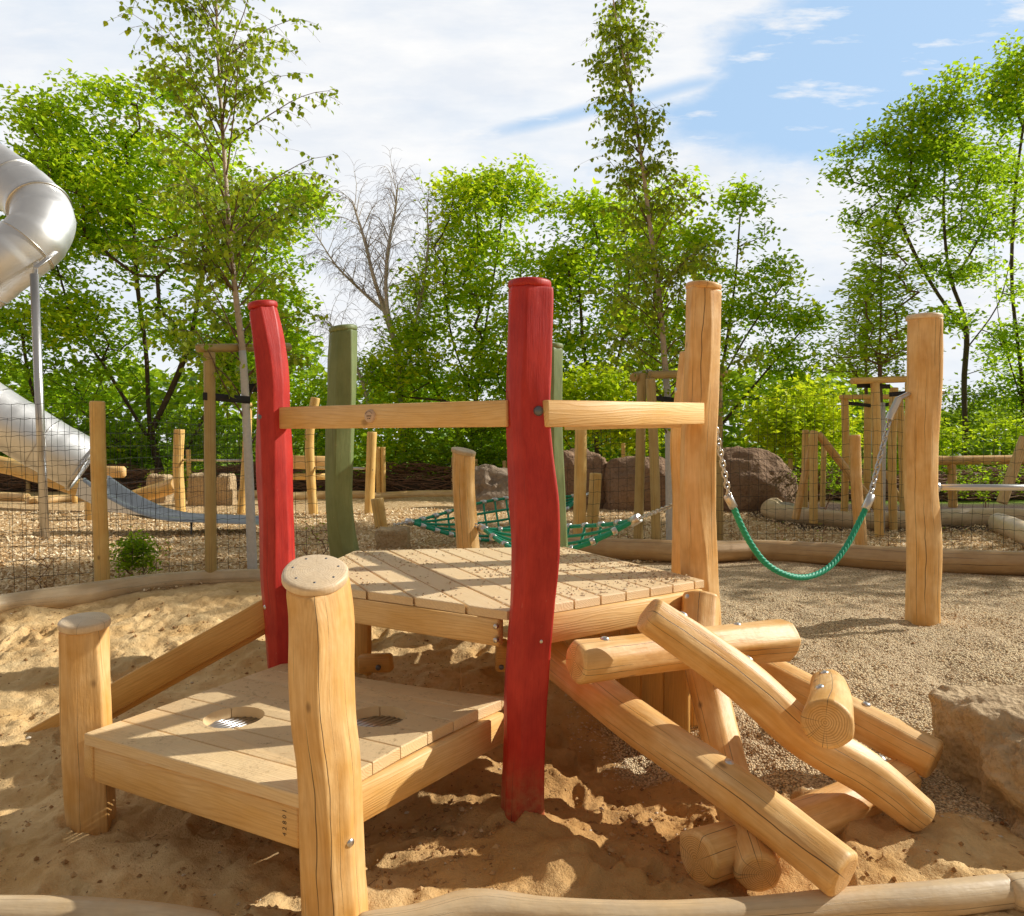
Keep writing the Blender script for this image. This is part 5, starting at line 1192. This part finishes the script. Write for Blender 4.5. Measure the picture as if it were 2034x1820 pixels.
# planting bed with log edge and crossing poles at right
zlog('bed_edge_log', 'curved pale log edging the planting bed under the crossing poles', [PZ(1580, 975, .42), PZ(1545, 1000, .42), PZ(1550, 1020, .42), PZ(1610, 1028, .42), PZ(1705, 1036, .42)], [.13, .14, .14, .13, .12], 120, 'border log', 'loggray')
zlog('bed_edge_log', 'straight log edging the planting bed behind the tall gravel post', [PZ(1703, 1038, .42), PZ(1850, 1032, .42), PZ(1960, 1028, .42), PZ(2120, 1030, .42)], [.12, .13, .13, .12], 121, 'border log', 'loggray')
zlog('bed_edge_log', 'short white log pointing toward the camera at the right edge', [PZ(1984, 1038, .42), PZ(2040, 1062, .42), PZ(2130, 1100, .42)], [.13, .14, .14], 122, 'border log', 'cap')
GX = 'crossing poles of the climbing frame at right'
for (lb, a, c, D, w, s_) in (('dark slanting pole of the climbing frame leaning left', (1618, 856), (1582, 1022), 10.4, 15, 1), ('upright pole at the near corner of the climbing frame', (1616, 858), (1616, 1030), 10.2, 16, 2), ('upright rear pole of the climbing frame at left', (1600, 854), (1598, 1000), 11.4, 13, 3), ('long diagonal pole of the climbing frame running down right', (1625, 862), (1762, 1036), 10.4, 15, 4), ('short upright pole behind the long diagonal', (1637, 880), (1634, 1000), 12, 10, 5), ('thin diagonal pole reaching the ground right of the stake frame', (1758, 936), (1792, 1000), 11.5, 9, 6)):
    A, Cc = P(*a, D), P(*c, D); Cc = Cc.copy(); b = MB(); Cc2 = Cc + (Cc-A)*.06; log(b, [Cc2, A], [w/2/F*D]*2, 130+s_, flat=.5, seg=24, step=.08); o = obj('climbing_pole', b, M['log' if s_ in (1, 4) else 'logfar'], loc=(Cc[0], Cc[1], .3)); tagp(o, lb, 'wooden pole', GX)
t = thing('wooden_rail', 'horizontal round rail on posts at the far right', 'wooden rail', P(1930, 985, 12.5))
b = MB(); log(b, [P(1862, 915, 12.5), P(2150, 912, 12.3)], [.075, .075], 140, flat=.4, seg=24, step=.08); obj('rail', b, M['log'], t)
for u in (1890, 2075): b = MB(); log(b, [P(u+3, 1008, 12.5), P(u, 920, 12.5)], [.07, .065], 141+u, flat=.4, seg=20, step=.08); obj('post', b, M['log'], t)
b = MB(); log(b, [P(1990, 1000, 11.5), P(2036, 868, 11.5)], [.075, .07], 145, flat=.5, seg=24, step=.08); o = obj('leaning_pole', b, M['logpale'], loc=P(1990, 1000, 11.5)); tagp(o, 'pale leaning pole against the rail at the right edge', 'wooden pole')
b = MB(); tube(b, [P(1985, 960, 22), P(1985, 858, 22)], .02, 8); hullbox(b, P(1985, 855, 22), (1, 0, 0), (0, 1, 0), (0, 0, 1), (.22, .1, .035), .02); o = obj('path_lamp', b, simple_mat('white_metal', (.7, .7, .68), .5), loc=P(1985, 960, 22)); tagp(o, 'small white lamp on a thin pole among the trees at far right', 'lamp')

# ------------------------------------------------------------------ tube slide
sl = thing('tube_slide', 'stainless steel tube slide coming in from the left and ending in an open chute', 'slide', P(100, 1000, 9.4))
def seam(mb, c, ax, r, w=.02): lathe(mb, c, ax, [(r-.01, -w), (r+.02, -w), (r+.02, w), (r-.01, w)], 48)
up = [P(-300, 190, 10.3), P(-150, 252, 10.2), P(-34, 326, 10.1), P(26, 367, 10.0), P(66, 400, 9.85), P(86, 436, 9.65), P(76, 466, 9.5), P(50, 492, 9.4), P(10, 522, 9.3), P(-40, 560, 9.25), P(-120, 612, 9.2), P(-200, 646, 9.12), P(-252, 664, 9.05), P(-272, 674, 9.0)]
b = MB(); tube(b, up, .365, seg=56, step=.035, prof=lambda th, t: 1 - .035*(np.mod(t, .33)/.33) + 0*th); uo = obj('upper_tube', b, M['steelslide'], sl)
b = MB(); p_, r_, t_ = resample(up, .365, .05); T_, _, _ = frames(p_); i = int(np.argmin(np.linalg.norm(p_-P(78, 418, 9.75), axis=1))); seam(b, p_[i], T_[i], .365, .012); obj('flange', b, M['steel'], uo)
for j in range(4, len(p_)-2, 13):
    if abs(j-i) > 4: b = MB(); seam(b, p_[j], T_[j], .352, .005); obj('weld_seam', b, M['steel'], uo)
lo_ = [P(-272, 672, 9.0), P(-235, 688, 9.05), P(-160, 726, 9.15), P(0, 828, 9.3), P(100, 888, 9.45), P(168, 925, 9.6)]
b = MB(); p_, r_, t_ = resample(lo_, .345, .04); T_, N_, B_ = frames(p_); seg = 56; th = np.linspace(0, 2*PI, seg, endpoint=False)
for rr_, fl in ((.345, False), (.335, True)):
    V = p_[:, None]+rr_*(np.cos(th)[None, :, None]*N_[:, None]+np.sin(th)[None, :, None]*B_[:, None])*(1-.012*np.exp(-((np.mod(t_, .8)-.4)/.012)**2) - .02*(np.mod(t_, .62)/.62))[:, None, None]
    q = quads_grid(len(p_), seg); b.add(V, q[:, ::-1] if fl else q, 0)
lt = obj('lower_tube', b, M['steelslide'], sl)
b = MB(); lathe(b, p_[-1], T_[-1], [(.335, -.03), (.365, -.03), (.365, .02), (.335, .02), (.335, -.03)], 56); obj('flange', b, M['steel'], lt)
for j in range(6, len(p_)-4, 17): b = MB(); seam(b, p_[j], T_[j], .332, .005); obj('weld_seam', b, M['steel'], lt)
# chute
ce = [(168, 952), (200, 975), (240, 998), (285, 1018), (330, 1029), (400, 1033), (505, 1037)]; cz = [P(u, v, 9.35) for u, v in ce]
pts, _, tt_ = resample(cz, 1., .05); W = .56
b = MB(); sec = [(-.03, -.02, .0), (0, 0, .0), (0.02, -.02, 0)]
rows = []
n = len(pts); tin = tt_/tt_[-1]
dep = .05 + .17*(1-ss(.0, .55, tin))
for i in range(n):
    z0 = pts[i]; dp = dep[i] if i > 0 else .2
    prof_ = [(-.035, -.03), (-.035, .0), (-.015, .018), (.01, .018), (.03, 0), (.05, -dp*.6), (.12, -dp*1.0), (W/2, -dp*1.12), (W-.12, -dp*1.0), (W-.05, -dp*.6), (W-.03, 0), (W-.01, .018), (W+.015, .018), (W+.035, 0), (W+.035, -.03)]
    rows.append([z0 + np.array([0, y, z]) for y, z in prof_])
b.add(np.array(rows).reshape(-1, 3), quads_grid(n, len(rows[0]), wrap=False)); ch = obj('open_chute', b, simple_mat('chute_steel', (.42, .47, .52), .35, 1., 20, .08), sl)
# side skirt
bot = [P(u, v, 9.33) for u, v in ((150, 985), (213, 1017), (240, 1019), (285, 1024), (330, 1032), (345, 1034))]; tp_ = [P(u, v+3, 9.33) for u, v in ((160, 945), (200, 972), (240, 996), (285, 1016), (330, 1029), (345, 1031))]
b = MB(); V = np.array([[a, c] for a, c in zip(tp_, bot)]); b.add(V.reshape(-1, 3), quads_grid(len(tp_), 2, wrap=False)); V2 = V+np.array([0, .6, 0]); b.add(V2.reshape(-1, 3), quads_grid(len(tp_), 2, wrap=False)[:, ::-1]); obj('side_skirt', b, M['steelslide'], sl, smooth=False)
for nm, pl in (('chute_leg', [P(380, 1036, 9.4), P(380, 1068, 9.4), P(505, 1068, 9.4)]), ('chute_leg', [P(502, 1038, 9.45), P(508, 1068, 9.45), P(505, 1072, 9.6)])):
    b = MB(); tube(b, pl, .016, 8); obj(nm, b, M['darksteel'], sl)
pa, pb = P(68, 545, 8.95), P(90, 1084, 8.85); pb = pb + (pb-pa)*.04
b = MB(); tube(b, [pb, pa], .047, 20); pole = obj('support_pole', b, M['steel'], sl)
b = MB(); beam(b, pa+np.array([0, 0, -.06]), P(72, 520, 9.2), up=(0, 1, 0), w=.07, h=.012, bev=.003); beam(b, P(70, 532, 9.0), P(112, 500, 9.3), up=(0, 1, 0), w=.06, h=.012, bev=.003); obj('bracket', b, M['steel'], pole)

# ------------------------------------------------------------------ loose material
rg = np.random.default_rng(55)
def hgt(x, y): return hbase(x, y)+hdet(x, y)
def scatter(n, x0, x1, y0, y1, pw=1.): 
    x = rg.uniform(x0, x1, n); y = y0+(y1-y0)*rg.random(n)**pw; return x, y, hbase(x, y)+hdet(x, y)
x, y, z = scatter(80000, -1, 1, 5.2, 12.5, 1.3); x = x*(y*.72+.3); z = hgt(x, y); kp = y > YL(x)+.02; x, y, z = x[kp], y[kp], z[kp]
k = len(x); b = MB(); s = rg.uniform(.008, .021, k); a = rg.uniform(0, 2*PI, k); tl = rg.normal(0, .45, (k, 2)); d = np.stack([np.cos(a), np.sin(a), tl[:, 0]], 1); w = np.stack([-np.sin(a), np.cos(a), tl[:, 1]], 1)*rg.uniform(.3, .6, (k, 1))
c0 = np.stack([x, y, z+.008+np.abs(tl).sum(1)*.006], 1)
V = np.stack([c0-d*s[:, None]-w*s[:, None]*.8, c0+d*s[:, None]*.9-w*s[:, None], c0+d*s[:, None]+w*s[:, None]*.8, c0-d*s[:, None]*.8+w*s[:, None]], 1)
b.add(V.reshape(-1, 3), np.arange(k*4).reshape(-1, 4), 0, None, np.repeat(rg.random(k), 4))
M['chip'] = peb_mat('wood_chips', [(0, (.52, .34, .17)), (.35, (.78, .56, .31)), (.7, (.88, .68, .42)), (1, (.94, .82, .60))])
o = obj('wood_chips', b, M['chip'], loc=(0, 9, .3), smooth=False); tagp(o, 'pale wood chips covering the play area beyond the fences', 'wood chips', kind='stuff')
x, y, z = scatter(60000, .3, 5.2, 2.9, 7.3, 1.0); kp = y < YL(x)-.05; x, y, z = x[kp], y[kp], z[kp]; gate = (x + .25*fbm(x*2, y*2, 6.1, o=3) + .9*(y-3.05)) > 1.0
keep = gate & (x < y*.75+.3); pts = np.stack([x, y, z-.002], 1)[keep]; b = MB(); pebbles(b, pts, .0045, .0085, 9)
o = obj('gravel', b, M['peb'], loc=(3, 5, .3), smooth=False); tagp(o, 'fine tan gravel filling the area right of the platform', 'gravel', kind='stuff')
# sand lumps and bits
cl_pts = []
for (cx, cy, sx, sy, n) in ((-1.62, 3.6, .22, .10, 420), (-.1, 2.75, .35, .2, 380), (.55, 2.9, .5, .25, 380), (-.2, 2.2, .5, .15, 200), (.95, 2.5, .25, .2, 180), (-1.4, 2.5, .8, .3, 160), (-2.6, 4.6, 1, .5, 300), (1.5, 2.7, .5, .3, 160)):
    xx = rg.normal(cx, sx, n); yy = rg.normal(cy, sy, n); cl_pts += list(zip(xx, yy, hgt(xx, yy)+.012*(abs(cx+1.62) < .1)))
xx = rg.uniform(-3.4, 1.6, 9000); yy = rg.uniform(1.9, 5.4, 9000); kp = rg.random(9000) < .25 + .75*(fbm(xx*1.9, yy*1.9, 8.8, o=3) > .1); b2_ = list(zip(xx[kp], yy[kp], hgt(xx[kp], yy[kp])))
b = MB(); pebbles(b, cl_pts, .004, .014, 12, flat=.9); pebbles(b, b2_, .0022, .0052, 13, flat=.8)
M['clod'] = peb_mat('sand_clods', [(0, (.24, .12, .045)), (.4, (.40, .23, .095)), (.9, (.52, .33, .155)), (1, (.64, .56, .44))])
o = obj('sand_clods', b, M['clod'], loc=(0, 3, 0), smooth=False); tagp(o, 'crumbly clods and grit lying loose in the sandpit', 'sand clods', kind='stuff')
k = 900; xx = rg.uniform(-2.6, 2.2, k); yy = rg.uniform(1.9, 4.6, k); b = MB()
for i in range(k):
    a = rg.uniform(0, 2*PI); L_ = rg.uniform(.006, .03); z = float(hgt(xx[i], yy[i]))+.003; tube(b, [(xx[i], yy[i], z), (xx[i]+math.cos(a)*L_, yy[i]+math.sin(a)*L_, z+rg.uniform(0, .004))], .0012, 3, caps=False)
o = obj('twig_litter', b, M['twig'], loc=(0, 3, 0)); tagp(o, 'tiny dark twigs and bark crumbs littering the sand', 'litter', kind='stuff')
b = MB(); tube(b, [P(914, 1372, 3.9), P(916, 1350, 3.9), P(914, 1318, 3.92)], [.004, .0035, .002], 6); o = obj('stick', b, M['logpale'], loc=P(914, 1372, 3.9)); tagp(o, 'thin pale stick poking up from the sand under the upper deck', 'stick')

# ------------------------------------------------------------------ shade tree right of frame (its shadow crosses the gravel)
for i, (cx, cy, hh, rr_) in enumerate(((11.9, 12.0, 11.0, 2.0), (11.5, 8.7, 7.0, 1.35), (12.6, 10.05, 12.6, 1.0))):
    rg2 = np.random.default_rng(300+i); q = rg2.normal(0, 1, ((420, 90, 150)[i], 3)); q /= np.linalg.norm(q, axis=1)[:, None]; q *= rg2.uniform(.2, 1, (len(q), 1)); tg = np.array([cx, cy, hh*(.62, .62, .83)[i]])+q*np.array([rr_, rr_*.9, hh*(.36, .36, .16)[i]])
    pos, par, rad, tips = grow([[(cx, cy, .2), (cx+.2, cy, hh*.4), (cx, cy+.1, hh*.8)]], tg, maxr=.16, seed=i)
    t = thing('tree', ('tree standing beyond the right edge beside the gravel', 'small tree beyond the right edge nearest the gravel', 'slim high-crowned tree beyond the right edge of the gravel')[i], 'tree', (cx, cy, .3), 'trees behind the playground'); b = MB(); wood_mesh(b, pos, par, rad, 6); obj('trunk', b, M['barkdark'], t)
    b = MB(); cen = np.repeat(pos[tips], 34, axis=0); leaves(b, cen+rg2.normal(0, .3, cen.shape), (.24, .17, .22)[i], rg2, 0, .5); obj('crown', b, M['leaf'], t, smooth=False)

# ------------------------------------------------------------------ light, sky, camera
AZ = R(13.5); EL = R(32)
sd = Vector((math.cos(EL)*math.cos(AZ), math.cos(EL)*math.sin(AZ), math.sin(EL)))
L = bpy.data.lights.new('sun', 'SUN'); L.energy = 5.0; L.angle = R(.53); L.color = (1, .965, .88)
lo = bpy.data.objects.new('sun', L); C.objects.link(lo); lo.rotation_euler = (-sd).to_track_quat('-Z', 'Y').to_euler()
w = bpy.data.worlds.new('World'); sc.world = w; w.use_nodes = True; nt = w.node_tree; nt.nodes.clear(); k = NT(nt)
sky = k.n('ShaderNodeTexSky', sky_type='NISHITA'); sky.sun_disc = False; sky.sun_elevation = EL; sky.sun_rotation = PI/2 - AZ; sky.air_density = 1.0; sky.dust_density = 1.2
tc = k.n('ShaderNodeTexCoord').outputs['Generated']; x, y, z = k.sep(tc)[:3]
ya = k.m('MAXIMUM', k.m('ABSOLUTE', y), .12); Xc = k.m('DIVIDE', x, ya); Zc = k.m('DIVIDE', z, ya)
uv = k.comb(Xc, Zc, 0)
warp = k.noise(k.vm('MULTIPLY', uv, (2.2, 5., 1)), 1.6, 6, .6); warp2 = k.noise(k.vm('MULTIPLY', uv, (2.0, 7., 1)), 2.6, 7, .62)
wv = k.m('MULTIPLY', k.m('SUBTRACT', warp, .5), .55)
zz = k.m('ADD', Zc, k.m('MULTIPLY', wv, .45)); 
edge = k.m('SUBTRACT', Xc, k.m('ADD', .13, k.m('MULTIPLY', k.m('MAXIMUM', k.m('SUBTRACT', Zc, .42), 0.), 1.35)))
edge = k.m('ADD', edge, k.m('MULTIPLY', wv, .7))
blue = k.m('MULTIPLY', k.mr(zz, .33, .42, 0, 1, True), k.mr(edge, -.03, .07, 0, 1, True))
# the slit of blue left of the birch and thin streaks low on the right
slit = k.m('SUBTRACT', Zc, k.m('ADD', .405, k.m('MULTIPLY', k.m('ADD', Xc, .02), .22))); slit = k.m('ADD', slit, k.m('MULTIPLY', wv, .06))
sl_ = k.m('MULTIPLY', k.mr(k.m('ABSOLUTE', slit), 0, .017, 1, 0, True), k.m('MULTIPLY', k.mr(Xc, -.1, .02), k.mr(Xc, .25, .35, 1, 0)))
blue = k.m('MAXIMUM', blue, k.m('MULTIPLY', sl_, .85))
low = k.m('MULTIPLY', k.mr(warp2, .56, .70), k.m('MULTIPLY', k.mr(Xc, .15, .3), .5)); blue = k.m('MAXIMUM', blue, low)
lft = k.m('MULTIPLY', k.mr(k.noise(k.vm('MULTIPLY', uv, (2, 4, 1)), 1.1, 6, .55), .46, .72), .38); blue = k.m('MAXIMUM', blue, lft)
wisp = k.mr(k.noise(k.vm('MULTIPLY', k.comb(k.m('SUBTRACT', Xc, k.m('MULTIPLY', Zc, .5)), Zc, 0), (2.6, 11., 1)), 2.3, 6, .6), .55, .66); blue = k.m('MULTIPLY', blue, k.m('SUBTRACT', 1., k.m('MULTIPLY', wisp, .85)))
cloudc = k.mix(k.mr(warp2, .35, .65), (.84, .88, .94), (1.0, 1.0, 1.0))
bgs = k.n('ShaderNodeBackground'); bgs.inputs[1].default_value = .13; 
k.lk(k.mix(.75, sky.outputs[0], (3.9, 5.7, 7.9)), bgs.inputs[0])
bgc = k.n('ShaderNodeBackground'); bgc.inputs[1].default_value = 1.0; k.lk(cloudc, bgc.inputs[0])
mx = k.n('ShaderNodeMixShader'); k.lk(blue, mx.inputs[0]); k.lk(bgc.outputs[0], mx.inputs[1]); k.lk(bgs.outputs[0], mx.inputs[2])
# dim grey sky added behind the camera and overhead to cut ambient light
far = k.m('MULTIPLY', k.mr(y, -.1, .45, 0, 1, True), k.mr(z, .60, .80, 1, 0, True))
bgd = k.n('ShaderNodeBackground'); bgd.inputs[0].default_value = (.30, .285, .27, 1); mx2 = k.n('ShaderNodeMixShader'); k.lk(far, mx2.inputs[0]); k.lk(bgd.outputs[0], mx2.inputs[1]); k.lk(mx.outputs[0], mx2.inputs[2]); mx = mx2
wo = k.n('ShaderNodeOutputWorld'); k.lk(mx.outputs[0], wo.inputs[0])

cam = bpy.data.cameras.new('camera'); cam.lens = 36*F/2034; cam.sensor_width = 36; cam.clip_end = 2000; cam.clip_start = .05
cob = bpy.data.objects.new('camera', cam); C.objects.link(cob); cob.location = tuple(EYE); cob.rotation_euler = (PI/2 - PITCH, 0, 0); sc.camera = cob
sc.render.engine = 'CYCLES'; sc.cycles.use_denoising = True
try: sc.cycles.denoiser = 'OPENIMAGEDENOISE'
except Exception: pass
sc.cycles.max_bounces = 6; sc.cycles.transparent_max_bounces = 4
sc.render.resolution_x = 1024; sc.render.resolution_y = 916
sc.view_settings.view_transform = 'Standard'; sc.view_settings.look = 'None'; sc.view_settings.exposure = 0
for o in bpy.data.objects:
    if '_w' in o: del o['_w']
